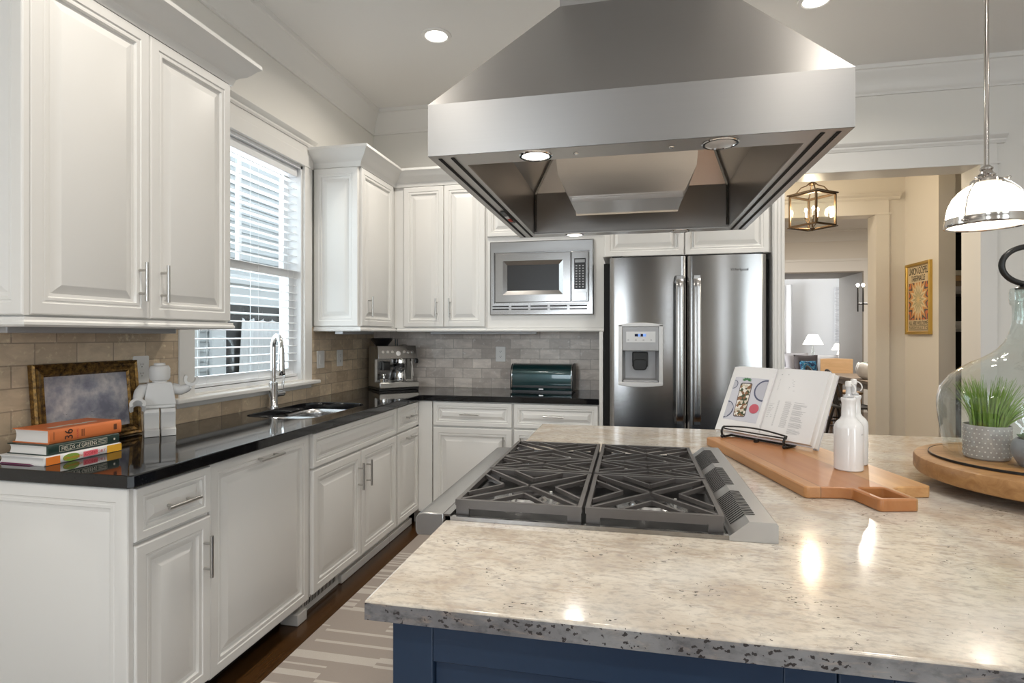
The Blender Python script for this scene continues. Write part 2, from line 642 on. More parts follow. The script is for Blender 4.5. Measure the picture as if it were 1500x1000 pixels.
def thing(name, label, cat, loc=(0, 0, 0), group=None):
    o = bpy.data.objects.new(name, None)
    o.empty_display_size = .05
    COL.objects.link(o)
    o.location = loc
    bpy.context.view_layer.update()
    return tag(o, label, cat, group)


def struct(name, mb, material, parent=None, **kw):
    kw.setdefault('smooth', 0)
    o = build(name, mb, material, parent, **kw)
    if parent is None:
        o['kind'] = 'structure'
    return o


def solo(name, mb, material, label, cat, group=None, **kw):
    return tag(build(name, mb, material, None, **kw), label, cat, group)


def copy_tree(o, parent=None, group_label=None):
    c = o.copy()
    COL.objects.link(c)
    c.parent = parent
    for ch in list(o.children):
        copy_tree(ch, c)
    if group_label:
        c['label'] = group_label
    return c


def text_mb(body, O, U, V, height, depth=.0006, align='LEFT', width=None):
    """lettering as flat raised mesh; height = cap height, O = baseline start, U = reading direction"""
    cu = bpy.data.curves.new('lettering', 'FONT')
    cu.body = body
    cu.size = 1
    cu.extrude = 0
    cu.align_x = align
    cu.resolution_u = 3
    ob = bpy.data.objects.new('lettering', cu)
    COL.objects.link(ob)
    bpy.context.view_layer.update()
    dg = bpy.context.evaluated_depsgraph_get()
    me = bpy.data.meshes.new_from_object(ob.evaluated_get(dg))
    N = U.cross(V)
    k = height / .69
    xs = [v.co.x for v in me.vertices]
    kx = k
    if width and xs:
        kx = width / (max(xs) - min(xs))
    mb = MB()
    mb.add([O + U * (v.co.x * kx) + V * (v.co.y * k) + N * depth for v in me.vertices], [tuple(p.vertices) for p in me.polygons])
    bpy.data.objects.remove(ob)
    bpy.data.curves.remove(cu)
    bpy.data.meshes.remove(me)
    return mb


def rrect(w, h, r, n=5):
    pts = []
    for cx, cy, a0 in ((w / 2 - r, h / 2 - r, 0), (-w / 2 + r, h / 2 - r, 90), (-w / 2 + r, -h / 2 + r, 180), (w / 2 - r, -h / 2 + r, 270)):
        for k in range(n + 1):
            a = math.radians(a0 + 90 * k / n)
            pts.append((cx + r * math.cos(a), cy + r * math.sin(a)))
    return pts


def circ(r, n=32, sx=1, sy=1, cx=0, cy=0):
    return [(cx + r * sx * math.cos(2 * PI * k / n), cy + r * sy * math.sin(2 * PI * k / n)) for k in range(n)]


def sweep(mb, path, prof, closed=False):
    """mitred sweep of prof (outward offset, z) along a plan polyline; outward = right of travel"""
    pts = [Vector((p[0], p[1], 0)) for p in path]
    n = len(pts)
    rs = []
    for i in range(n):
        if i == 0:
            d = (pts[1] - pts[0]).normalized()
            nn = Vector((d.y, -d.x, 0))
        elif i == n - 1:
            d = (pts[-1] - pts[-2]).normalized()
            nn = Vector((d.y, -d.x, 0))
        else:
            d0 = (pts[i] - pts[i - 1]).normalized()
            d1 = (pts[i + 1] - pts[i]).normalized()
            n0, n1 = Vector((d0.y, -d0.x, 0)), Vector((d1.y, -d1.x, 0))
            nn = (n0 + n1).normalized()
            nn = nn / max(.2, nn.dot(n0))
        rs.append([pts[i] + nn * o + Z * z for o, z in prof])
    return mb.rings(rs, True, True)


# raised-panel door / drawer front: concentric mitred steps
STEPS = [(0, 0), (0, .015), (.002, .0185), (.005, .020), (.036, .020), (.039, .0165), (.044, .0160), (.046, .0175), (.054, .0175),
         (.058, .0085), (.066, .0080), (.068, .0070), (.094, .0165), (.097, .0175)]


def panel_mb(O, U, V, N, w, h, sc=None, mb=None, t=1.0):
    mb = mb or MB()
    k = sc if sc else min(1.0, min(w, h) / .23)
    rs = []
    for ins, d in STEPS:
        i = ins * k
        rs.append([O + U * a + V * b + N * (d * t) for a, b in ((i, i), (w - i, i), (w - i, h - i), (i, h - i))])
    return mb.rings(rs, True, True)


def handle_mb(c, D, N, length, r=.006, stand=.032, inset=.028):
    """bar pull: round bar on two posts"""
    mb = MB()
    c = Vector(c)
    b = c + N * stand
    mb.tube([b - D * length / 2, b + D * length / 2], r, 12)
    for sgn in (-1, 1):
        q = c + D * sgn * (length / 2 - inset)
        mb.tube([q, q + N * stand], r * .8, 10)
    return mb


def front(root, name, O, U, V, N, w, h, handle=None, sc=None, label=None):
    """door or drawer front under a cabinet, with its bar pull as a sub-part"""
    O = Vector(O)
    d = build(name, panel_mb(O, U, V, N, w, h, sc), 'white_paint', root, smooth=25)
    if handle:
        u, v, dr, ln = handle
        c = O + U * u + V * v + N * .0195
        build('handle', handle_mb(c, U if dr == 'h' else V, N, ln), 'nickel', d)
    return d

# ================================================================== THE SETTING
CEIL = 3.15
YW = 4.16                      # kitchen face of the back wall
mb = MB().box(-.3, -3.7, -.1, 9.0, 16.2, 0)
struct('floor', mb, 'floor_wood')
mb = MB().box(-.3, -3.7, CEIL, 9.0, 16.2, CEIL + .1)
struct('ceiling', mb, 'ceiling_paint')

# left wall with the window opening
WY0, WY1, WZ0, WZ1 = 2.207, 3.141, 1.045, 2.417
mb = MB()
mb.box(-.16, -3.6, 0, 0, WY0, CEIL).box(-.16, WY1, 0, 0, YW + .19, CEIL)
mb.box(-.16, WY0, 0, 0, WY1, WZ0).box(-.16, WY0, WZ1, 0, WY1, CEIL)
struct('wall_left', mb, 'wall_paint')
# back wall with the wide cased opening
OX0, OX1, OZ = 3.02, 4.335, 2.458
mb = MB()
mb.box(-.16, YW, 0, OX0, YW + .19, CEIL).box(OX1, YW, 0, 6.6, YW + .19, CEIL).box(OX0, YW, OZ, OX1, YW + .19, CEIL)
struct('wall_back', mb, 'wall_paint')
mb = MB().box(6.6, -3.6, 0, 6.75, YW + .19, CEIL)
struct('wall_right', mb, 'wall_paint')
# rear wall with a window, an added narrow window and a glazed door opening to the garden
mb = MB()
mb.box(-.16, -3.6, 0, .45, -3.45, CEIL).box(1.25, -3.6, 0, 3.3, -3.45, CEIL).box(3.8, -3.6, 0, 4.7, -3.45, CEIL).box(6.2, -3.6, 0, 6.75, -3.45, CEIL)
for xa, xb in ((.45, 1.25), (3.3, 3.8)):
    mb.box(xa, -3.6, 0, xb, -3.45, .8).box(xa, -3.6, 2.5, xb, -3.45, CEIL)
mb.box(4.7, -3.6, 2.6, 6.2, -3.45, CEIL)
struct('wall_rear', mb, 'wall_paint')

# crown moulding of the kitchen
CP = [(0, 2.970), (.012, 2.970), (.014, 2.985), (.020, 2.992), (.026, 3.005), (.034, 3.03), (.055, 3.075), (.078, 3.10), (.085, 3.118), (.096, 3.122), (.098, 3.15), (0, 3.15)]
mb = sweep(MB(), [(0.001, -3.44), (0.001, YW - .001), (6.59, YW - .001)], [(o, z) for o, z in CP])
struct('trim_1', mb, 'trim_paint', smooth=25)

# baseboards behind / beside
mb = MB().box(4.54, YW - .016, 0, 6.59, YW - .001, .14)
struct('baseboard_back', mb, 'trim_paint', bevel=.004)

# tiled backsplash
mb = MB()
mb.box(0, 1.25, .914, .012, 2.112, 1.385).box(0, 3.222, .914, .012, YW - .012, 1.385).box(0, 2.112, .914, .012, 3.222, 1.005)
struct('wall_left_tiles', mb, 'tile_left')
mb = MB().box(.0, YW - .012, .914, 1.878, YW, 1.385)
struct('wall_back_tiles', mb, 'tile_back')

# ---- side window: casing, sill, sashes and panes
def window_side():
    mb = MB()
    mb.box(0, 2.112, 1.03, .020, WY0, 2.43).box(0, WY1, 1.03, .020, 3.222, 2.43)
    mb.box(0, 2.10, 2.42, .024, 3.234, 2.50)
    mb.box(0, 2.09, 2.44, .018, 3.245, 2.575)
    win = struct('window_1', mb, 'trim_paint', bevel=.003)
    cap = [(0, 2.555), (.024, 2.555), (.03, 2.565), (.03, 2.575), (.045, 2.585), (.055, 2.597), (0, 2.60)]
    struct('head_cap', MB().prism(cap, 2.075, 3.238, (Vector((0, 0, 0)), X, Z, Y)), 'trim_paint', win, smooth=25)
    struct('sill', MB().box(-.02, 2.06, 1.012, .062, 3.262, 1.036).box(0, 2.10, .985, .016, 3.225, 1.012), 'trim_paint', win, bevel=.006)
    # jamb lining
    mb = MB()
    mb.box(-.155, WY0, WZ0, 0, WY0 + .018, WZ1).box(-.155, WY1 - .018, WZ0, 0, WY1, WZ1).box(-.155, WY0, WZ1 - .018, 0, WY1, WZ1).box(-.155, WY0, WZ0, -.02, WY1, WZ0 + .02)
    struct('jamb_lining', mb, 'vinyl_white', win)
    y0, y1 = WY0 + .018, WY1 - .018
    def sash(x, z0, z1, nm, munt):
        m = MB()
        m.box(x, y0, z0, x + .035, y0 + .05, z1).box(x, y1 - .05, z0, x + .035, y1, z1)
        m.box(x, y0 + .05, z0, x + .035, y1 - .05, z0 + .055).box(x, y0 + .05, z1 - .045, x + .035, y1 - .05, z1)
        if munt:
            yc = (y0 + y1) / 2
            m.box(x + .004, yc - .011, z0 + .055, x + .031, yc + .011, z1 - .045)
        s_ = struct(nm, m, 'vinyl_white', win, bevel=.003)
        struct('pane', MB().box(x + .016, y0 + .05, z0 + .055, x + .019, y1 - .05, z1 - .045), 'window_glass', s_)
    sash(-.125, 1.70, WZ1 - .018, 'upper_sash', True)
    sash(-.088, WZ0 + .02, 1.745, 'lower_sash', False)
window_side()

# rear window, added narrow window and garden door behind the camera (seen only in reflections)
def rear_frame(nm, x0, x1, z0, z1, nx, nz):
    mb = MB()
    mb.box(x0 - .09, -3.45, z0 - .0, x0 + .05, -3.425, z1 + .09).box(x1 - .05, -3.45, z0, x1 + .09, -3.425, z1 + .09).box(x0, -3.45, z1 - .05, x1, -3.425, z1 + .09)
    mb.box(x0, -3.45, z0, x1, -3.425, z0 + .06)
    for k in range(1, nx):
        xx = x0 + (x1 - x0) * k / nx
        mb.box(xx - .02, -3.50, z0, xx + .02, -3.46, z1)
    for k in range(1, nz):
        zz = z0 + (z1 - z0) * k / nz
        mb.box(x0, -3.50, zz - .012, x1, -3.46, zz + .012)
    f = struct(nm, mb, 'trim_paint')
    struct('pane', MB().box(x0, -3.484, z0, x1, -3.48, z1), 'window_glass', f)
rear_frame('window_2', .45, 1.25, .8, 2.5, 1, 2)
rear_frame('added_window', 3.3, 3.8, .8, 2.5, 1, 2)  # added narrow window, put in for streaks reflected by the fridge
rear_frame('door_1', 4.7, 6.2, 0.0, 2.6, 2, 1)

# ---- cased opening kitchen -> hall
def casing(nm, y, x1, z, right, cap_right, left=None, m='trim_paint', wallt=.19, lx=None):
    """door casing on the -y face of a wall: right leg, frieze, cap, jamb lining"""
    mb = MB()
    mb.box(x1, y - .022, 0, right, y - .001, z + .002)
    mb.box(lx, y - .018, z, right - .002, y - .001, z + .135)
    mb.box(lx, y - .028, z - .004, right + .016, y - .001, z + .010)
    cas = struct(nm, mb, m, bevel=.003)
    cap = [(0, z + .133), (.022, z + .133), (.026, z + .142), (.032, z + .150), (.034, z + .160), (.050, z + .172), (.056, z + .182), (.056, z + .190), (0, z + .190)]
    struct('cap', MB().prism([(-a, b) for a, b in cap], lx, cap_right, (Vector((0, y - .001, 0)), Y, Z, X)), m, cas, smooth=25)
    mb = MB().box(x1 - .002, y - .02, 0, x1 + .018, y + wallt + .01, z).box(lx, y - .02, z - .002, x1 + .018, y + wallt + .01, z + .018)
    struct('jamb', mb, m, cas)
    return cas
casing('door_2', YW, 4.335, 2.458, 4.43, 4.475, lx=3.03)

# ---- hall: right wall end, second wall with cased opening, bookcase alcove
mb = MB().box(4.563, 5.145, 0, 4.685, 5.725, CEIL)
struct('wall_hall_right', mb, 'hall_paint')
mb = MB().box(4.31, 5.725, 0, 4.563, 5.87, CEIL).box(1.4, 5.725, 0, 3.2, 5.87, CEIL).box(3.2, 5.725, 2.456, 4.31, 5.87, CEIL).box(4.563, 5.725, 0, 8.8, 5.87, CEIL)
struct('wall_hall_back', mb, 'hall_paint')
mb = MB().box(1.4, YW + .19, 0, 1.5, 5.725, CEIL)
struct('wall_hall_left', mb, 'hall_paint')
mb = MB().box(6.6, YW + .19, 0, 6.75, 5.725, CEIL)
struct('wall_hall_side', mb, 'hall_paint')
mb = MB().box(4.685, 5.19, 2.26, 6.6, 5.30, CEIL)
struct('wall_alcove', mb, 'hall_paint')
casing('door_3', 5.725, 4.31, 2.456, 4.425, 4.512, m='hall_paint', wallt=.145, lx=3.2)

# ---- dining room
mb = MB().box(5.998, 10.64, 0, 8.8, 11.71, CEIL).box(2.6, 10.64, 0, 4.2, 11.71, CEIL).box(4.2, 10.64, 2.44, 5.998, 11.71, CEIL)
struct('wall_dining_back', mb, 'dining_paint')
mb = MB().box(2.6, 5.87, 0, 2.75, 10.64, CEIL)
struct('wall_dining_left', mb, 'dining_paint')
mb = MB().box(8.0, 5.87, 0, 8.15, 10.64, CEIL)
struct('wall_dining_right', mb, 'dining_paint')
mb = sweep(MB(), [(2.76, 10.638), (7.99, 10.638)], [(o * 1.3, z) for o, z in CP])
struct('trim_2', mb, 'trim_paint', smooth=25)
mb = MB().box(4.2, 10.612, 2.44, 6.10, 10.638, 2.62).box(5.998, 10.612, 0, 6.10, 10.638, 2.44).box(4.2, 10.60, 2.62, 6.16, 10.638, 2.66)
struct('trim_3', mb, 'trim_paint')
mb = MB().box(5.978, 10.61, 0, 5.998, 11.72, 2.44).box(4.2, 10.61, 2.42, 5.978, 11.72, 2.44)
struct('trim_4', mb, 'taupe_paint')

# ---- living room
mb = MB().box(2.6, 15.6, 0, 9.0, 15.75, CEIL)
struct('wall_living_back', mb, 'vinyl_white')
mb = MB().box(2.6, 11.71, 0, 2.75, 15.6, CEIL)
struct('wall_living_left', mb, 'vinyl_white')
mb = MB().box(8.8, 11.71, 0, 8.95, 15.6, CEIL)
struct('wall_living_right', mb, 'vinyl_white')

# ---- outside the side window: the neighbour's house and the ground between
mb = MB().box(-9, -6, -.6, -.16, 14, -.5)
struct('ground_outside', mb, 'asphalt')
mb = MB()
k = 0
z = -.5
while z < 6.5:
    mb.prism([(0, z), (.022, z), (.004, z + .125), (0, z + .125)], -2, 14, (Vector((-3.2, 0, 0)), X, Z, Y * 1.0))
    z += .125
nb = struct('wall_outside', mb, 'siding')

def neighbour_window():
    x = -3.17
    t_ = thing('house_window', 'white framed window of the neighbouring house seen through the blind', 'window', (x, 6.9, 1.2))
    mb = MB()
    mb.box(x, 6.05, .3, x + .05, 6.30, 2.15).box(x, 7.52, .3, x + .05, 7.75, 2.15).box(x, 6.05, 1.74, x + .05, 7.75, 2.15).box(x - .02, 5.95, 2.02, x + .09, 7.9, 2.12).box(x, 6.30, .3, x + .05, 7.52, .45)
    build('frame', mb, 'vinyl_white', t_, bevel=.006)
    build('dark_pane', MB().box(x + .002, 6.30, .45, x + .008, 7.52, 1.74), 'black_plastic', t_)
    mb = MB()
    rs = []
    for i in range(61):
        f_ = i / 60
        y = 6.62 + .88 * f_
        rs.append([Vector((x + .04 + .025 * math.sin(f_ * 55) * .6, y + .10 * (1 - zz) * -1 * (1 - f_), .45 + 1.12 * zz - (.10 * math.sin(PI * ((f_ * 4) % 1)) if zz == 1 else 0) * .5)) for zz in (0, .35, .7, 1)])
    mb.rings(rs, False, False, closed=False)
    build('curtain', mb, 'curtain_white', t_, solid=.004)
    mb = MB().tube([(x + .05, 6.30, 1.62), (x + .05, 7.52, 1.62)], .012, 8)
    build('curtain_rod', mb, 'nickel', t_)
neighbour_window()
solo('house_shutter', MB().prism(rrect(1.0, 1.6, .02), 0, .04, (Vector((-3.17, 5.35, 1.05)), Y, Z, X)), 'plate_white', 'pale panel beside the window of the neighbouring house', 'shutter', bevel=.004)

# ---- wooden venetian blind in the side window
def blind():
    t_ = thing('venetian_blind', 'white slatted blind hanging open in the window above the sink', 'blind', (-.045, 2.67, 2.35))
    y0, y1 = WY0 + .024, WY1 - .024
    build('head_rail', MB().box(-.075, y0, 2.345, -.022, y1, 2.397), 'blind_white', t_, bevel=.003)
    mb = MB()
    z = 2.315
    zs = []
    while z > 1.12:
        pr = []
        for k in range(7):
            u = -.025 + .05 * k / 6
            pr.append((u, .0035 * (1 - (u / .025) ** 2) - u * .04))
        poly = pr + [(u, v - .0028) for u, v in reversed(pr)]
        mb.prism(poly, y0, y1, (Vector((-.048, 0, z)), X, Z, Y))
        zs.append(z)
        z -= .0478
    build('slats', mb, 'blind_white', t_, smooth=30)
    build('bottom_rail', MB().box(-.073, y0, 1.068, -.023, y1, 1.085), 'blind_white', t_, bevel=.003)
    mb = MB()
    for y in (y0 + .10, (y0 + y1) / 2 + .06, y1 - .10):
        for x in (-.075, -.021):
            mb.tube([(x, y, 1.08), (x, y, 2.35)], .0011, 5)
    build('ladder_cords', mb, 'blind_white', t_)
    mb = MB().tube([(-.018, y0 + .055, 2.34), (-.016, y0 + .055, 1.35)], .0035, 8)
    build('tilt_wand', mb, 'blind_white', t_)
blind()

# ---- rug on the aisle floor
mb = MB().prism(rrect(.93, 3.6, .01), 0.001, .009, (Vector((1.165, 1.75, 0)), X, Y, Z))
solo('runner_rug', mb, 'rug_weave', 'taupe and cream striped runner rug on the dark wood floor', 'rug')

# ================================================================== CABINETS
NX, NMY = X, -Y
FX = .60        # carcass face of the left base run, doors stand 20 mm proud
ZD0, ZD1 = .112, .692
ZR0, ZR1 = .704, .866

def base_left():
    # near base unit with the raised end panel
    c = thing('base_cabinet', 'white base cabinet at the near end of the counter, one drawer over one door', 'cabinet', (.3, 1.44, 0))
    build('body', MB().box(.014, 1.291, .10, FX, 1.606, .873), 'white_paint', c)
    build('toe_kick', MB().box(.014, 1.293, 0, .53, 1.606, .0995), 'white_paint', c)
    build('end_panel', panel_mb(Vector((.016, 1.2905, .06)), X, Z, NMY, .596, .811, 1.15), 'white_paint', c, smooth=25)
    front(c, 'drawer', (FX + .0005, 1.292, ZR0), Y, Z, X, .308, ZR1 - ZR0, (.160, .078, 'h', .135))
    front(c, 'door', (FX + .0005, 1.292, ZD0), Y, Z, X, .308, ZD1 - ZD0, (.276, .447, 'v', .145))
    # dishwasher
    c = thing('dishwasher', 'built in dishwasher behind a tall white raised panel with one horizontal pull', 'dishwasher', (.3, 1.93, 0))
    build('body', MB().box(.02, 1.612, .10, .585, 2.250, .870), 'grey_plastic', c)
    build('recess', MB().box(.02, 1.612, 0, .50, 2.17, .0995), 'black_matte', c)
    front(c, 'door', (.5855, 1.614, .094), Y, Z, X, .630, .775, (.318, .735, 'h', .155), sc=1.0)
    build('toe_trim', MB().box(.5005, 2.175, .0, .592, 2.25, .052), 'white_paint', c, bevel=.004)
    # sink base
    c = thing('sink_cabinet', 'white sink base cabinet below the sink, two doors under a long false drawer front', 'cabinet', (.3, 2.73, 0))
    build('body', MB().box(.014, 2.252, .10, FX, 3.222, .66).box(FX - .04, 2.252, .66, FX, 3.222, .873), 'white_paint', c)
    build('toe_kick', MB().box(.014, 2.254, 0, .545, 3.222, .0995), 'white_paint', c)
    build('shoe_trim', MB().box(.5452, 2.62, .001, .566, 3.222, .045), 'white_paint', c, bevel=.004)
    front(c, 'false_front', (FX + .0005, 2.258, ZR0), Y, Z, X, .954, ZR1 - ZR0, sc=.66)
    front(c, 'door', (FX + .0005, 2.258, ZD0), Y, Z, X, .474, ZD1 - ZD0, (.442, .447, 'v', .145))
    front(c, 'door', (FX + .0005, 2.738, ZD0), Y, Z, X, .474, ZD1 - ZD0, (.060, .447, 'v', .145))
    v = MB().box(.5455, 2.27, .02, .553, 2.60, .09)
    vent = build('vent_grille', v, 'white_paint', c)
    m = MB()
    for k in range(22):
        y = 2.29 + k * .0132
        m.box(.5531, y, .035, .5536, y + .006, .078)
    build('slot', m, 'black_matte', vent)
    # narrow pull-out
    c = thing('base_cabinet', 'narrow white base cabinet in the corner with horizontal pulls on drawer and door', 'cabinet', (.3, 3.42, 0))
    build('body', MB().box(.014, 3.224, .10, FX, 3.598, .873), 'white_paint', c)
    build('toe_kick', MB().box(.014, 3.224, 0, .545, 3.598, .0995), 'white_paint', c)
    build('shoe_trim', MB().box(.5452, 3.224, .001, .566, 3.598, .045), 'white_paint', c, bevel=.004)
    front(c, 'drawer', (FX + .0005, 3.230, ZR0), Y, Z, X, .364, ZR1 - ZR0, (.182, .082, 'h', .135))
    front(c, 'door', (FX + .0005, 3.230, ZD0), Y, Z, X, .364, ZD1 - ZD0, (.182, .535, 'h', .135))
base_left()

def base_back():
    yf = 3.600
    c = thing('corner_cabinet', 'white corner base cabinet with a plain filler strip beside the narrow pull-out', 'cabinet', (.37, 3.88, 0))
    build('body', MB().box(.014, yf, .10, .722, 4.146, .873), 'white_paint', c)
    build('filler', MB().box(.622, yf - .018, .10, .722, yf - .0005, .870), 'white_paint', c, bevel=.002)
    build('toe_kick', MB().box(.56, yf + .055, 0, .722, 4.14, .0995), 'white_paint', c)
    for i, (x0, x1, lab) in enumerate(((.724, 1.296, 'white base cabinet with a drawer and a door, next to the corner filler'), (1.298, 1.872, 'white base cabinet with a drawer and a door, below the green bread bin'))):
        c = thing('base_cabinet', lab, 'cabinet', ((x0 + x1) / 2, 3.88, 0))
        build('body', MB().box(x0, yf, .10, x1, 4.146, .873), 'white_paint', c)
        build('toe_kick', MB().box(x0, yf + .055, 0, x1, 4.14, .0995), 'white_paint', c)
        wd = x1 - x0 - .012
        front(c, 'drawer', (x0 + .006, yf - .0005, ZR0), X, Z, NMY, wd, ZR1 - ZR0, (wd / 2 - .01, .085, 'h', .135))
        front(c, 'door', (x0 + .006, yf - .0005, ZD0), X, Z, NMY, wd, ZD1 - ZD0, ((wd - .055) if i == 0 else .05, .46, 'v', .145))
    mb = MB().box(1.876, 3.555, 0, 1.900, 4.146, 1.3535)
    build('side_panel', mb, 'white_paint', c, bevel=.002)
base_back()

# ---- black granite worktop with the sink cut-out
def worktop():
    zt, zb = .914, .8745
    me = bpy.data.meshes.new('countertop')
    bm = bmesh.new()
    outer = [(.001, 1.258), (.625, 1.258), (.637, 1.270), (.637, 3.545), (.662, 3.570), (1.874, 3.570), (1.874, YW - .013), (.001, YW - .013)]
    hole = []
    # D-shaped double bowl: straight back edge, swelling front corners
    x0, x1, y0, y1 = .115, .520, 2.385, 3.045
    hole = [(x0 + (x1 - x0) / 2 + px, (y0 + y1) / 2 + py) for px, py in rrect(x1 - x0, y1 - y0, .11, 7)]
    vs_o = [bm.verts.new((x, y, zt)) for x, y in outer]
    vs_h = [bm.verts.new((x, y, zt)) for x, y in hole]
    ed = []
    for vs in (vs_o, vs_h):
        for i in range(len(vs)):
            ed.append(bm.edges.new((vs[i], vs[(i + 1) % len(vs)])))
    bmesh.ops.triangle_fill(bm, use_beauty=True, edges=ed)
    r = bmesh.ops.extrude_face_region(bm, geom=list(bm.faces))
    for v in [g for g in r['geom'] if isinstance(g, bmesh.types.BMVert)]:
        v.co.z = zb
    bmesh.ops.recalc_face_normals(bm, faces=bm.faces)
    bm.to_mesh(me)
    bm.free()
    me.materials.append(M['granite_black'])
    o = bpy.data.objects.new('countertop', me)
    COL.objects.link(o)
    md = o.modifiers.new('bevel', 'BEVEL')
    md.width = .004
    md.segments = 2
    md.limit_method = 'ANGLE'
    md.angle_limit = math.radians(50)
    tag(o, 'polished black granite worktop running round the corner with a sink cut-out', 'countertop')
    # sink: two bowls hung under the granite
    s = thing('kitchen_sink', 'stainless steel double bowl sink set under the black worktop', 'sink', (.32, 2.72, .75))
    def bowl(nm, xa, xb, ya, yb, depth):
        m = MB()
        cx, cy = (xa + xb) / 2, (ya + yb) / 2
        rs = []
        for ins, z, r_ in ((-.0, zb - .002, .09), (0, zb - .03, .09), (.004, zb - depth * .6, .085), (.012, zb - depth + .03, .075), (.03, zb - depth + .006, .06), (.06, zb - depth, .04)):
            rs.append([Vector((cx + px, cy + py, z)) for px, py in rrect(xb - xa - 2 * ins, yb - ya - 2 * ins, r_, 6)])
        m.rings(rs, False, True)
        b_ = build(nm, m, 'sink_steel', s, smooth=50, solid=.0015)
        d = MB().lathe((cx, cy, zb - depth), [(.0, .003), (.02, .002), (.035, .003), (.042, .0025), (.044, .0005)], 24, False, False)
        build('drain', d, 'chrome', b_)
    bowl('bowl', .125, .512, 2.392, 2.695, .19)
    bowl('bowl', .125, .512, 2.715, 3.038, .17)
    m = MB().box(.13, 2.6935, zb - .05, .505, 2.7165, zb - .012)
    build('divider', m, 'sink_steel', s, bevel=.008, seg=3)
worktop()

# ---- chrome faucet
def faucet():
    c = Vector((.066, 2.745, .9145))
    t_ = thing('kitchen_faucet', 'tall chrome gooseneck faucet with a pull-down spray and side lever', 'faucet', c)
    m = MB().lathe(c, [(.0, 0), (.031, 0), (.031, .006), (.027, .010), (.0245, .014), (.0245, .14), (.022, .146), (.0145, .150), (0, .151)], 24)
    build('body', m, 'chrome', t_)
    d = Vector((.80, -.60, 0)).normalized()
    pts = [c + Z * .146]
    R_ = .066
    for k in range(17):
        a = PI - (PI * 1.02) * k / 16
        pts.append(c + Z * .345 + d * (R_ + R_ * math.cos(a)) + Z * (R_ * math.sin(a)))
    build('neck', MB().tube(pts, .0140, 14), 'chrome', t_)
    e = pts[-1]
    m = MB().lathe(e + Z * .002, [(.0, 0), (.0165, 0), (.0168, -.03), (.019, -.12), (.0195, -.148), (.017, -.152), (0, -.152)], 20)
    build('spray_head', m, 'chrome', t_)
    m = MB().tube([c + Z * .075 + Y * .02, c + Z * .075 + Y * .092], .018, 16)
    lv = build('valve', m, 'chrome', t_)
    q = c + Vector((0, .082, .088))
    m = MB().bar(q, q + Vector((.006, .012, .105)), .017, .006, Y)
    build('lever', m, 'chrome', lv, bevel=.002)
faucet()

# ---- wall cabinets
ZU0, ZU1 = 1.385, 2.435
UPF = .33

def light_rail(root, path, z=ZU0):
    prof = [(-.02, z - .030), (.010, z - .030), (.016, z - .024), (.016, z - .016), (.011, z - .010), (.011, z - .001), (-.02, z - .001)]
    build('light_rail', sweep(MB(), path, prof), 'white_paint', root, smooth=25)

CROWN = [(-.012, ZU1 + .0), (.006, ZU1 + .0), (.010, ZU1 + .012), (.014, ZU1 + .024), (.016, ZU1 + .030), (.026, ZU1 + .040), (.048, ZU1 + .052), (.066, ZU1 + .072), (.078, ZU1 + .088), (.088, ZU1 + .096), (.092, ZU1 + .100), (.092, ZU1 + .116), (-.012, ZU1 + .116)]

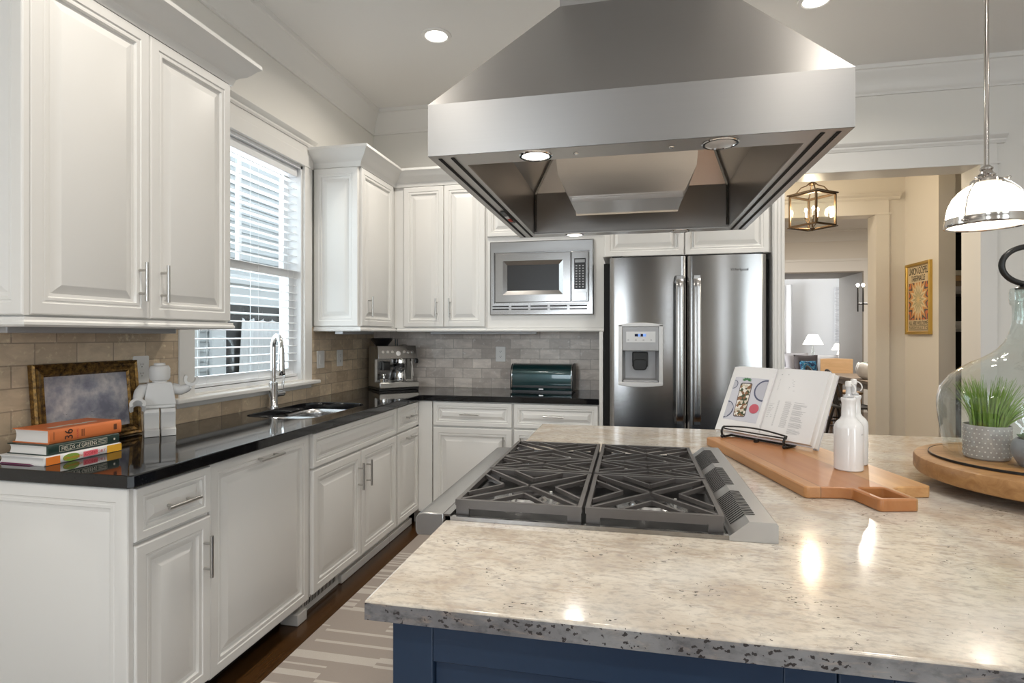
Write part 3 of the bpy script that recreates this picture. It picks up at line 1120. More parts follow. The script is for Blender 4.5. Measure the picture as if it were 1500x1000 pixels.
def uppers():
    c = thing('upper_cabinet', 'tall white two door wall cabinet left of the window', 'cabinet', (.17, 1.61, ZU0))
    build('body', MB().box(.0125, 1.192, ZU0, UPF, 2.045, ZU1 + .05), 'white_paint', c)
    build('end_panel', panel_mb(Vector((.016, 1.1915, ZU0 + .004)), X, Z, NMY, .334, ZU1 - ZU0 - .008), 'white_paint', c, smooth=25)
    front(c, 'door', (UPF + .0005, 1.194, ZU0 + .005), Y, Z, X, .420, 1.042, (.376, .131, 'v', .140))
    front(c, 'door', (UPF + .0005, 1.618, ZU0 + .005), Y, Z, X, .422, 1.042, (.048, .131, 'v', .140))
    light_rail(c, [(.013, 1.19), (UPF + .008, 1.19), (UPF + .008, 2.046), (.013, 2.046)])
    mb = sweep(MB(), [(.0125, 1.188), (UPF + .012, 1.188), (UPF + .012, 2.049), (.0125, 2.049)], CROWN)
    build('crown', mb, 'white_paint', c, smooth=25)
    # corner wall cabinet, right of the window
    c = thing('upper_cabinet', 'white corner wall cabinet with one door, right of the window', 'cabinet', (.17, 3.7, ZU0))
    build('body', MB().box(.0125, 3.266, ZU0, UPF, 4.146, ZU1 + .05), 'white_paint', c)
    build('end_panel', panel_mb(Vector((.016, 3.2655, ZU0 + .004)), X, Z, NMY, .318, ZU1 - ZU0 - .008), 'white_paint', c, smooth=25)
    front(c, 'door', (UPF + .0005, 3.275, ZU0 + .005), Y, Z, X, .497, 1.042, (.09, .13, 'v', .140))
    light_rail(c, [(.013, 3.264), (UPF + .008, 3.264), (UPF + .008, 3.825)])
    # double door wall cabinet on the back wall
    yb = 3.832
    c = thing('upper_cabinet', 'white two door wall cabinet on the back wall beside the microwave', 'cabinet', (.7, 3.98, ZU0))
    build('body', MB().box(UPF + .002, yb, ZU0, 1.050, 4.146, ZU1 + .05), 'white_paint', c)
    front(c, 'door', (.413, yb - .0005, ZU0 + .005), X, Z, NMY, .312, 1.042, (.262, .14, 'v', .140))
    front(c, 'door', (.729, yb - .0005, ZU0 + .005), X, Z, NMY, .312, 1.042, (.048, .14, 'v', .140))
    light_rail(c, [(UPF + .03, yb - .008), (1.050, yb - .008)])
    # microwave cabinet
    c = thing('microwave_cabinet', 'white wall cabinet holding the microwave, with two small doors above it', 'cabinet', (1.47, 3.98, ZU0))
    mb = MB().box(1.052, yb + .0, ZU0, 1.90, yb + .016, 1.478).box(1.052, yb, 1.998, 1.90, yb + .016, ZU1 + .05)
    mb.box(1.052, yb, 1.478, 1.082, yb + .016, 1.998).box(1.818, yb, 1.478, 1.90, yb + .016, 1.998)
    mb.box(1.052, yb + .016, ZU0, 1.066, 4.146, ZU1 + .05).box(1.886, yb + .016, ZU0, 1.90, 4.146, ZU1 + .05).box(1.066, yb + .016, ZU0, 1.886, 4.146, ZU0 + .016).box(1.066, yb + .016, 2.01, 1.886, 4.146, 2.03)
    build('body', mb, 'white_paint', c)
    front(c, 'door', (1.060, yb - .0005, 2.040), X, Z, NMY, .412, .388, (.37, .08, 'v', .10), sc=.8)
    front(c, 'door', (1.478, yb - .0005, 2.040), X, Z, NMY, .412, .388, (.042, .08, 'v', .10), sc=.8)
    light_rail(c, [(1.052, yb - .008), (1.90, yb - .008)])
    # deep cabinet over the fridge
    yf = 3.50
    c = thing('fridge_cabinet', 'deep white two door cabinet over the fridge', 'cabinet', (2.41, 3.8, 1.80))
    build('body', MB().box(1.902, yf, 1.8285, 2.900, 4.146, ZU1 + .05), 'white_paint', c)
    front(c, 'door', (1.914, yf - .0005, 1.826), X, Z, NMY, .482, .602, (.438, .10, 'v', .12), sc=.85)
    front(c, 'door', (2.404, yf - .0005, 1.826), X, Z, NMY, .482, .602, (.044, .10, 'v', .12), sc=.85)
    mb = MB().box(2.902, 3.46, 0, 2.968, 4.146, ZU1 + .05)
    for k in range(3):
        mb.box(2.908 + k * .02, 3.454, .1, 2.920 + k * .02, 3.460, 2.43)
    build('side_panel', mb, 'white_paint', c, bevel=.003)
    # continuous crown over the back run
    mb = sweep(MB(), [(.0125, 3.262), (UPF + .012, 3.262), (UPF + .012, yb - .012), (1.901, yb - .012), (1.901, yf - .012), (2.97, yf - .012), (2.97, 4.14)], CROWN)
    solo('crown_molding', mb, 'white_paint', 'white stepped crown molding along the top of the back wall cabinets', 'molding', smooth=25)
uppers()

# ---- under-cabinet light bars
def bar_light(x0, y0, x1, y1, label):
    m = MB().box(x0, y0, 1.336, x1, y1, 1.384)
    o = solo('light_bar', m, 'grey_plastic', label, 'light', 'under cabinet light bars', bevel=.004)
    return o
bar_light(.14, 1.24, .20, 1.90, 'dark under cabinet light bar below the cabinet left of the window')
bar_light(.14, 3.30, .20, 3.76, 'dark under cabinet light bar above the two wall plates in the corner')
bar_light(.58, 3.93, 1.40, 3.98, 'long under cabinet light bar above the back wall outlet')

# ---- wall plates
def plate(O, U, V, N, label, n_sock=2, w_=.078, switch=False):
    t_ = thing('wall_plate' if switch else 'wall_outlet', label, 'switch' if switch else 'outlet', O)
    O = Vector(O)
    build('plate', MB().prism(rrect(w_, .118, .006), .0005, .006, (O, U, V, N)), 'plate_white', t_, bevel=.0015)
    if switch:
        build('rocker', MB().prism(rrect(.034, .068, .003), .0062, .009, (O, U, V, N)), 'plate_white', t_, bevel=.001)
        return
    for s in (-1, 1):
        c = O + V * .0195 * s
        f = build('socket', MB().prism(circ(.0165, 20, 1, .86), .0062, .0080, (c, U, V, N)), 'plate_white', t_)
        m = MB()
        for du in (-.0055, .0055):
            m.prism(rrect(.0022, .0075, .0004, 1), .0081, .0084, (c + U * du + V * .003, U, V, N))
        m.prism(circ(.0022, 10), .0081, .0084, (c - V * .0075, U, V, N))
        build('slot', m, 'black_plastic', f)
plate((.0125, 1.905, 1.182), Y, Z, X, 'white double outlet on the tiles behind the white block figure')
plate((.0125, 3.333, 1.165), Y, Z, X, 'white switch plate on the tiles next to the window casing', w_=.092, switch=True)
plate((.0125, 3.590, 1.165), Y, Z, X, 'white outlet on the tiles between the switch plate and the espresso machine')
plate((1.081, YW - .0125, 1.182), X, Z, -Y, 'white outlet on the back wall tiles above the dark counter')

# ================================================================== APPLIANCES
def fridge():
    t_ = thing('refrigerator', 'stainless steel side by side fridge with an ice and water dispenser', 'fridge', (2.405, 3.8, 0))
    build('case', MB().box(1.906, 3.545, .02, 2.897, 4.12, 1.790), 'black_matte', t_)  # widened in flat black, shade of the deep side gaps put into its colour
    zb, zt = .07, 1.815
    def yf(x, x0, x1):
        u = (x - (x0 + x1) / 2) / ((x1 - x0) / 2)
        return 3.452 + .012 * u * u + (.006 * max(0, (abs(u) - .94) / .06) ** 2)
    def door(x0, x1, hole=None):
        xs = [x0 + (x1 - x0) * k / 32 for k in range(33)]
        zs = [zb, zt]
        if hole:
            xs = sorted(set([x for x in xs if min(abs(x - hole[0]), abs(x - hole[1])) > .004] + [hole[0], hole[1]]))
            zs = [zb, hole[2], hole[3], zt]
        m = MB()
        for i in range(len(xs) - 1):
            for k in range(len(zs) - 1):
                if hole and hole[0] <= xs[i] < hole[1] and k == 1:
                    continue
                a, b = xs[i], xs[i + 1]
                m.add([(a, yf(a, x0, x1), zs[k]), (b, yf(b, x0, x1), zs[k]), (b, yf(b, x0, x1), zs[k + 1]), (a, yf(a, x0, x1), zs[k + 1])], [(0, 1, 2, 3)])
        yb = 3.54
        for x in (x0, x1):
            for k in range(len(zs) - 1):
                m.add([(x, yf(x, x0, x1), zs[k]), (x, yb, zs[k]), (x, yb, zs[k + 1]), (x, yf(x, x0, x1), zs[k + 1])], [(0, 1, 2, 3)])
        for z in (zb, zt):
            for i in range(len(xs) - 1):
                a, b = xs[i], xs[i + 1]
                m.add([(a, yf(a, x0, x1), z), (b, yf(b, x0, x1), z), (b, yb, z), (a, yb, z)], [(0, 1, 2, 3)])
        return m
    H = (2.008, 2.262, 1.02, 1.395)
    left = build('door', door(1.947, 2.4065, H), 'fridge_steel', t_, weld=True, smooth=40)
    right = build('door', door(2.4175, 2.866), 'fridge_steel', t_, weld=True, smooth=40)
    for dr, x in ((left, 2.365), (right, 2.466)):
        m = MB()
        rs = []
        for k in range(25):
            f_ = k / 24
            z = .785 + (1.694 - .785) * f_
            e = min(1, min(f_, 1 - f_) / .045)
            y = 3.450 - .046 * math.sin(e * PI / 2) - .008 * math.sin(PI * f_)
            rs.append([Vector((x + px, y + py, z)) for px, py in ((-.023, 0), (-.021, -.012), (-.012, -.016), (.012, -.016), (.021, -.012), (.023, 0))])
        m.rings(rs)
        m.box(x - .018, 3.405, .79, x + .018, 3.456, .83).box(x - .018, 3.405, 1.65, x + .018, 3.456, 1.69)
        build('handle', m, 'steel_y', dr, smooth=50)
    # dispenser: bowed bezel, control panel, alcove with paddle and tray
    xc = 2.135
    def bow(z0, z1, sgn):
        pts = []
        for k in range(13):
            u = -1 + 2 * k / 12
            pts.append((xc + .135 * u, z1 + sgn * .012 * (1 - u * u)))
        return pts
    m = MB()
    F = (Vector((0, 0, 0)), X, Z, -Y)
    m.box(2.000, 3.438, 1.02, 2.024, 3.470, 1.395).box(2.246, 3.438, 1.02, 2.270, 3.470, 1.395)
    top = bow(0, 1.395, 1)
    m.prism([(2.000, 1.383), (2.270, 1.383)] + list(reversed(top)), -3.470, -3.438, F)
    bot = bow(0, 1.020, -1)
    m.prism([(2.000, 1.038), (2.270, 1.038)] + list(reversed(bot)), -3.470, -3.434, F)
    disp = build('dispenser', m, 'pale_plastic', left, bevel=.003)
    m = MB().box(2.025, 3.444, 1.233, 2.245, 3.47, 1.384)
    pn = build('control_panel', m, 'grey_plastic', disp, bevel=.003)
    # writing and lights of the panel stay sub-parts of the door
    m = MB().box(2.048, 3.4425, 1.285, 2.225, 3.4438, 1.352)
    build('keypad', m, 'pale_plastic', left)
    m = MB().box(2.100, 3.4410, 1.322, 2.120, 3.4422, 1.338).box(2.136, 3.4410, 1.322, 2.150, 3.4422, 1.338)
    build('screen', m, 'display_dark', left)
    m = MB().box(2.1205, 3.4410, 1.322, 2.132, 3.4422, 1.338).box(2.1505, 3.4410, 1.322, 2.168, 3.4422, 1.338)
    build('lit_screen', m, 'display_blue', left)
    m = MB()
    for k in range(4):
        m.box(2.056 + k * .046, 3.4412, 1.297, 2.066 + k * .046, 3.4422, 1.303).box(2.056 + k * .046, 3.4424, 1.250, 2.068 + k * .046, 3.4436, 1.255)
    build('key_marks', m, 'ink_grey', left)
    # alcove
    m = MB()
    x0, x1, z0, z1, yb = 2.0245, 2.2455, 1.038, 1.232, 3.535
    fr = [Vector((x0, 3.466, z0)), Vector((x1, 3.466, z0)), Vector((x1, 3.466, z1)), Vector((x0, 3.466, z1))]
    bk = [Vector((x0 + .018, yb, z0 + .02)), Vector((x1 - .018, yb, z0 + .02)), Vector((x1 - .018, yb, z1)), Vector((x0 + .018, yb, z1))]
    m.rings([fr, bk], False, True)
    build('alcove', m, 'grey_plastic', left, smooth=0)
    m = MB().box(2.085, 3.488, 1.13, 2.180, 3.512, 1.225).prism(rrect(.085, .07, .02), 0, .014, (Vector((2.132, 3.50, 1.145)), X, Z, -Y))
    build('paddle', m, 'black_plastic', left, bevel=.006)
    m = MB().box(2.03, 3.448, 1.0385, 2.24, 3.53, 1.050)
    build('drip_tray', m, 'grey_plastic', left, bevel=.003)
    build('lettering', text_mb('Whirlpool', Vector((2.664, 3.4530, 1.717)), X, Z, .0165, .001, width=.100), 'ink_black', right, smooth=0)
    build('hinge_cover', MB().box(1.96, 3.47, 1.8155, 2.02, 3.56, 1.825).box(2.80, 3.47, 1.8155, 2.85, 3.56, 1.825), 'black_plastic', t_)
fridge()

def microwave():
    t_ = thing('microwave_oven', 'stainless steel microwave built in with a trim frame below small cabinet doors', 'microwave', (1.448, 3.9, 1.47))
    yf = 3.826
    x0, x1, z0, z1 = 1.078, 1.822, 1.474, 2.002
    ix0, ix1, iz0, iz1 = 1.108, 1.795, 1.558, 1.924
    m = MB()
    P_ = lambda a, b, c, d, y: [Vector((a, y, c)), Vector((b, y, c)), Vector((b, y, d)), Vector((a, y, d))]
    m.rings([P_(x0, x1, z0, z1, yf + .005), P_(x0, x1, z0, z1, yf - .006), P_(x0 + .006, x1 - .006, z0 + .006, z1 - .006, yf - .012), P_(ix0, ix1, iz0, iz1, yf - .010), P_(ix0 + .002, ix1 - .002, iz0 + .002, iz1 - .002, yf + .05)], True, False)
    fr = build('trim_frame', m, 'steel_x', t_, smooth=25)
    m = MB()
    for k in range(5):
        xa = 1.098 + k * .1395
        for zz in (1.511, 1.533):
            m.box(xa, yf - .0125, zz, xa + .121, yf - .0105, zz + .008)
    build('vent_slots', m, 'black_matte', fr)
    build('case', MB().box(1.102, yf + .052, 1.55, 1.80, 4.12, 1.93), 'black_matte', t_)
    build('surround', MB().box(1.1105, yf + .03, 1.5605, 1.7925, yf + .05, 1.9215), 'black_matte', t_)
    # door: steel frame sloping to a dark window
    d0, d1, e0, e1 = 1.118, 1.664, 1.566, 1.916
    w0, w1, v0, v1 = 1.205, 1.580, 1.648, 1.832
    m = MB()
    m.rings([P_(d0, d1, e0, e1, yf + .028), P_(d0, d1, e0, e1, yf - .012), P_(d0 + .003, d1 - .003, e0 + .003, e1 - .003, yf - .016),
             P_(w0 - .03, w1 + .03, v0 - .03, v1 + .03, yf - .016), P_(w0, w1, v0, v1, yf - .002)], True, False)
    dr = build('door', m, 'steel_x', t_, smooth=25)
    build('window', MB().box(w0 + .0005, yf - .0015, v0 + .0005, w1 - .0005, yf + .006, v1 - .0005), 'black_plastic', dr)
    # control side
    m = MB().box(1.668, yf - .015, 1.566, 1.786, yf + .028, 1.916)
    cp = build('control_panel', m, 'steel_x', t_, bevel=.003)
    build('keypad', MB().box(1.688, yf - .0165, 1.652, 1.768, yf - .0152, 1.868), 'black_plastic', cp)
    build('display', MB().box(1.694, yf - .0176, 1.838, 1.762, yf - .0166, 1.860), 'display_grey', cp)
    m = MB()
    for r in range(9):
        for c in range(3):
            m.box(1.698 + c * .023, yf - .0174, 1.664 + r * .0185, 1.709 + c * .023, yf - .0166, 1.672 + r * .0185)
    build('key_marks', m, 'ink_grey', cp)
    build('door_button', MB().box(1.680, yf - .0185, 1.574, 1.775, yf - .0152, 1.632), 'steel_x', cp, bevel=.004)
microwave()

def hood():
    x0, x1, y0, y1, zb, zm = 1.592, 2.540, 1.177, 2.352, 1.767, 1.893
    cx0, cx1, cy0, cy1, zc = 1.876, 2.318, 1.500, 2.030, 2.285
    t_ = thing('range_hood', 'large stainless steel island hood hanging above the gas range', 'hood', ((x0 + x1) / 2, (y0 + y1) / 2, zb))
    R_ = lambda a, b, c, d, z: [Vector((a, c, z)), Vector((b, c, z)), Vector((b, d, z)), Vector((a, d, z))]
    m = MB()
    m.rings([R_(x0 + .002, x1 - .002, y0 + .002, y1 - .002, zb + .002), R_(x0, x1, y0, y1, zb), R_(x0, x1, y0, y1, zm), R_(cx0, cx1, cy0, cy1, zc)], False, False)
    build('canopy', m, 'hood_steel', t_, smooth=20)
    m = MB()
    m.rings([R_(cx0, cx1, cy0, cy1, zc), R_(cx0, cx1, cy0, cy1, CEIL - .002)], False, False)
    build('chimney', m, 'hood_steel', t_, smooth=20)
    # underside rim
    ix0, ix1, iy0, iy1 = 1.668, 2.464, 1.262, 2.285
    m = MB()
    m.rings([R_(x0 + .001, x1 - .001, y0 + .001, y1 - .001, zb - .0005), R_(ix0, ix1, iy0, iy1, zb - .0005), R_(ix0, ix1, iy0, iy1, zb + .006)], False, False)
    rim = build('rim', m, 'rim_steel', t_, smooth=0)
    for x in (x0 + .020, x0 + .052):
        build('channel', MB().box(x, y0 + .02, zb - .0020, x + .009, y1 - .02, zb - .0010), 'black_matte', rim)
        build('channel', MB().box(x1 - (x - x0) - .009, y0 + .02, zb - .0020, x1 - (x - x0), y1 - .02, zb - .0010), 'black_matte', rim)
    # liner
    m = MB()
    m.rings([R_(ix0, ix1, iy0, iy1, zb + .004), R_(ix0, ix1, iy0, iy1, 1.945), R_(1.900, 2.295, 1.53, 2.00, 2.245)], False, True)
    build('liner', m, 'hood_liner', t_, smooth=20)
    e = .004
    for sx, xx, tx in ((1, ix0 + e, 1.902), (-1, ix1 - e, 2.293)):
        for yy, ty in ((iy0 + e, 1.532), (iy1 - e, 1.998)):
            m = MB().tube([(xx, yy, zb + .01), (xx, yy, 1.942), (tx, ty, 2.24)], .006, 6)
            build('seam_strip', m, 'dark_chrome', t_)
    # blower housing, tapering downward
    m = MB()
    m.rings([R_(1.900, 2.290, 1.54, 2.0, 2.20), R_(1.836, 2.286, 1.62, 2.02, 2.02), R_(1.842, 2.280, 1.715, 2.02, 1.862), R_(1.872, 2.250, 1.775, 2.00, 1.800)], False, True)
    build('blower_housing', m, 'rim_steel', t_, smooth=15)
    m = MB().box(1.880, 1.80, 1.785, 2.246, 1.99, 1.7995)
    build('lower_box', m, 'rim_steel', t_)
    m = MB()
    m.bar((1.865, 2.075, 1.835), (2.255, 2.075, 1.835), .10, .006, Vector((0, .55, .84)))
    build('baffle', m, 'rim_steel', t_)
    # lamps: the left pair lit
    for (x, y, lit) in ((1.852, 1.222, True), (2.278, 1.222, False), (1.838, 2.318, True), (2.279, 2.318, False)):
        c = (x, y, zb - .001)
        m = MB().lathe(c, [(.033, -.0005), (.034, -.003), (.039, -.003), (.041, -.0008)], 24)
        l = build('lamp_ring', m, 'chrome', t_)
        m = MB().lathe(c, [(.0, -.0040), (.026, -.0036), (.0325, -.0012)], 24)
        build('lens', m, 'hood_lens_glow' if lit else 'pale_plastic', l)
    sw = build('switch_plate', MB().box(1.626, 1.80, zb - .0042, 1.642, 2.00, zb - .0022), 'black_plastic', t_)
    build('rocker', MB().box(1.628, 1.875, zb - .0075, 1.640, 1.905, zb - .0044), 'plate_white', sw)
    build('indicator', MB().box(1.628, 1.925, zb - .0068, 1.640, 1.962, zb - .0044), 'sticker_red', sw)
    for x in (1.95, 2.17):
        l = build('screw', MB().lathe((x, 1.222, zb - .001), [(0, -.004), (.005, -.0035), (.007, -.001)], 12), 'chrome', t_)
hood()
area('hood_light', (1.852, 1.222, 1.755), (0, 0, -1),   .06, .06, 1.5, (1, .93, .83), 2.8)
area('hood_light', (1.838, 2.318, 1.755), (0, 0, -1),   .06, .06, 1.5, (1, .93, .83), 2.8)

# ------------------------------------------------------------------ island
IX0, IX1, IY0, IY1 = 1.669, 3.95, .687, 2.485
def island():
    t_ = thing('kitchen_island', 'navy blue shaker panelled island under the pale granite top', 'island', (2.8, 1.55, 0))
    bx0, bx1, by0, by1 = 1.705, 3.60, .735, 2.44
    build('body', MB().box(bx0, by0, .09, bx1, by1, .882), 'blue_paint', t_)
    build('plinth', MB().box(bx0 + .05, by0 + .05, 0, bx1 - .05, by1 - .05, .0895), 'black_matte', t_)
    def shaker(u0, u1):
        m = MB()
        st = .068
        yy = by0 - .0005
        m.box(u0, yy - .018, .10, u0 + st, yy, .881).box(u1 - st, yy - .018, .10, u1, yy, .881)
        m.box(u0 + st, yy - .018, .813, u1 - st, yy, .881).box(u0 + st, yy - .018, .10, u1 - st, yy, .19)
        m.box(u0 + st, yy - .006, .19, u1 - st, yy, .813)
        build('panel', m, 'blue_paint', t_, bevel=.002)
    shaker(1.7045, 2.355)
    shaker(2.357, 2.98)
    shaker(2.982, 3.60)
    top = MB().box(IX0, IY0 + .0004, .886, IX1, IY1, .914)
    o = solo('island_countertop', top, 'granite_cream', 'polished cream speckled granite top of the island', 'countertop', bevel=.005, seg=3)
    # the darker grey front edge of the slab
    build('front_edge', MB().box(IX0 + .002, IY0 - .0012, .884, IX1 - .001, IY0 - .0002, .9105), 'granite_edge', o, bevel=.0004)
island()

# ------------------------------------------------------------------ gas range top
def range_top():
    t_ = thing('gas_rangetop', 'stainless steel gas range top with black iron grates set in the island', 'stove', (1.98, 1.46, .915))
    ya, yb = 1.078, 1.842
    m = MB()
    prof = [(1.666, .9275), (1.620, .9275), (1.606, .924), (1.599, .914), (1.599, .884), (1.604, .876), (1.666, .876)]
    m.prism(prof, ya, yb, (Vector((0, 0, 0)), X, Z, Y))
    build('front_rail', m, 'steel_y', t_, bevel=.002)
    m = MB().box(1.634, ya + .012, .70, 1.666, yb - .012, .8755)
    pn = build('control_panel', m, 'steel_y', t_, bevel=.003)
    for k in range(5):
        y = ya + .09 + k * .145
        m = MB().lathe((1.6335, y, .795), [(0, .052), (.017, .052), (.020, .046), (.021, .014), (.026, .008), (.026, 0), (0, 0)], 20, mtx=Matrix.Rotation(-PI / 2, 4, 'Y'))
        build('knob', m, 'black_iron', pn)
    # trim and pan, lying on the granite
    m = MB().box(1.670, ya, .9145, 2.285, ya + .010, .9235).box(1.670, yb - .010, .9145, 2.285, yb, .9235).box(1.6665, ya, .9145, 1.682, yb, .9275)
    build('trim', m, 'steel_x', t_)
    m = MB().box(1.6825, ya + .0105, .9145, 2.284, yb - .0105, .9195)
    build('pan', m, 'black_metal', t_)
    # burners
    xs = (1.825, 2.125)
    for x in xs:
        for y in (1.252, 1.685):
            m = MB().lathe((x, y, .9197), [(.0, .0), (.085, 0), (.082, .003), (.052, .004), (.046, .012), (.040, .0125), (0, .0125)], 28)
            b = build('burner', m, 'sink_steel', t_)
            m = MB().lathe((x, y, .9325), [(.0, 0), (.036, 0), (.038, .002), (.036, .006), (.02, .008), (0, .008)], 28)
            build('burner_cap', m, 'black_iron', b)
            m = MB().tube([(x + .058, y + .02, .92), (x + .058, y + .02, .938)], .0035, 8)
            build('igniter', m, 'plate_white', b)
    # grates
    zt = .956
    def cell(m, x0, x1, y0, y1):
        cx, cy = (x0 + x1) / 2, (y0 + y1) / 2
        zc = zt - .0045
        def bar(a, b, w=.0075, h=.009):
            m.bar((a[0], a[1], zc), (b[0], b[1], zc), w, h)
        bar((x0 + .003, y0 + .003), (x1 - .003, y1 - .003))
        bar((x0 + .003, y1 - .003), (x1 - .003, y0 + .003))
        dx, dy = x1 - x0, y1 - y0
        for sx in (-1, 1):
            ex = cx + sx * dx / 2
            tip = (cx + sx * dx * .25, cy)
            bar((ex, cy + dy * .30), tip, .0065)
            bar((ex, cy - dy * .30), tip, .0065)
        for sy in (-1, 1):
            ey = cy + sy * dy / 2
            tip = (cx, cy + sy * dy * .24)
            bar((cx - dx * .24, ey), tip, .0065)
            bar((cx + dx * .24, ey), tip, .0065)
    def grate(x0, x1, ys):
        m = MB()
        y0, y1 = ys[0], ys[-1]
        wv = .010
        zl = zt - .013
        for y in ys:
            m.box(x0, y - wv / 2, zl, x1, y + wv / 2, zt)
        for i in range(len(ys) - 1):
            m.box(x0, ys[i] + wv / 2, zl, x0 + wv, ys[i + 1] - wv / 2, zt).box(x1 - wv, ys[i] + wv / 2, zl, x1, ys[i + 1] - wv / 2, zt)
            cell(m, x0 + wv, x1 - wv, ys[i] + wv / 2, ys[i + 1] - wv / 2)
        # feet
        for x in (x0 + .002, x1 - .032):
            for y in (y0 - wv / 2, y1 - wv / 2):
                m.box(x, y, .9202, x + .030, y + wv, zl)
        # skirt along the outer edge
        m.box(x0 + .03, y0 - wv / 2 + .001, zl - .007, x1 - .03, y0 - wv / 2 + .007, zl)
        build('grate', m, 'grate_iron', t_)
    for x0, x1 in ((1.688, 1.975), (1.982, 2.268)):
        grate(x0, x1, [1.102, 1.398])
        grate(x0, x1, [1.418, 1.575, 1.820])
    # rear vent trim, sloping toward the burners
    prof = [(2.274, .9145), (2.274, .924), (2.312, .955), (2.362, .955), (2.366, .951), (2.366, .9145)]
    m = MB().prism(prof, ya - .003, yb + .003, (Vector((0, 0, 0)), X, Z, Y))
    v = build('vent_trim', m, 'vent_steel', t_)
    m = MB()
    sl = Vector((.038, 0, .031)).normalized()
    nn = Vector((-.031, 0, .038)).normalized()
    for g in range(3):
        for k in range(16):
            y = ya + .045 + g * .243 + k * .0118
            a = Vector((2.274, y, .924)) + sl * .012 + nn * .0006
            b = Vector((2.312, y, .955)) - sl * .000 + nn * .0006
            m.add([a, a + Y * .0055, b + Y * .0055, b], [(0, 1, 2, 3)])
            c = Vector((2.332, y, .9556))
            d = Vector((2.312, y, .9556))
            m.add([d, d + Y * .0055, c + Y * .0055, c], [(0, 1, 2, 3)])
    build('vent_slots', m, 'black_matte', v, smooth=0)
range_top()

# ================================================================== THINGS ON THE DARK COUNTER
CT = .9145

def frame_axes(deg):
    a = math.radians(deg)
    return Vector((math.cos(a), math.sin(a), 0)), Vector((-math.sin(a), math.cos(a), 0))

def book(label, corner, z0, th, wd, ln, cover, deg, group, soft=0.0):
    """lying book: spine runs along V from the near right corner, pages toward -U"""
    U, V = frame_axes(deg)
    O = Vector((corner[0], corner[1], z0))
    t_ = thing('cookbook', label, 'book', (corner[0], corner[1], z0), group)
    cv = .0028
    m = MB()
    # cover: two boards and a gently rounded spine in one folded section
    prof = [(-wd, 0), (0, 0)]
    for k in range(7):
        a = -PI / 2 + PI * k / 6
        prof.append((.0 + .005 * math.cos(a), th / 2 + th / 2 * math.sin(a)))
    prof += [(0, th), (-wd, th), (-wd, th - cv), (-.003, th - cv), (-.003, cv), (-wd, cv)]
    m.prism(prof, 0, ln, (O, U, Z, V))
    c = build('cover', m, cover, t_, smooth=30)
    m = MB()
    rs = []
    for k in range(9):
        f_ = k / 8
        z = cv + .0002 + (th - 2 * cv - .0004) * f_
        b = .004 * math.sin(PI * f_)
        rs.append([O + U * (-.0045) + V * (.004 + b) + Z * z, O + U * (-wd + .005) + V * (.004 + b) + Z * z, O + U * (-wd + .005) + V * (ln - .004) + Z * z, O + U * (-.0045) + V * (ln - .004) + Z * z])
    m.rings(rs)
    build('pages', m, 'page_edge', t_, smooth=30)
    return t_, c, O, U, V

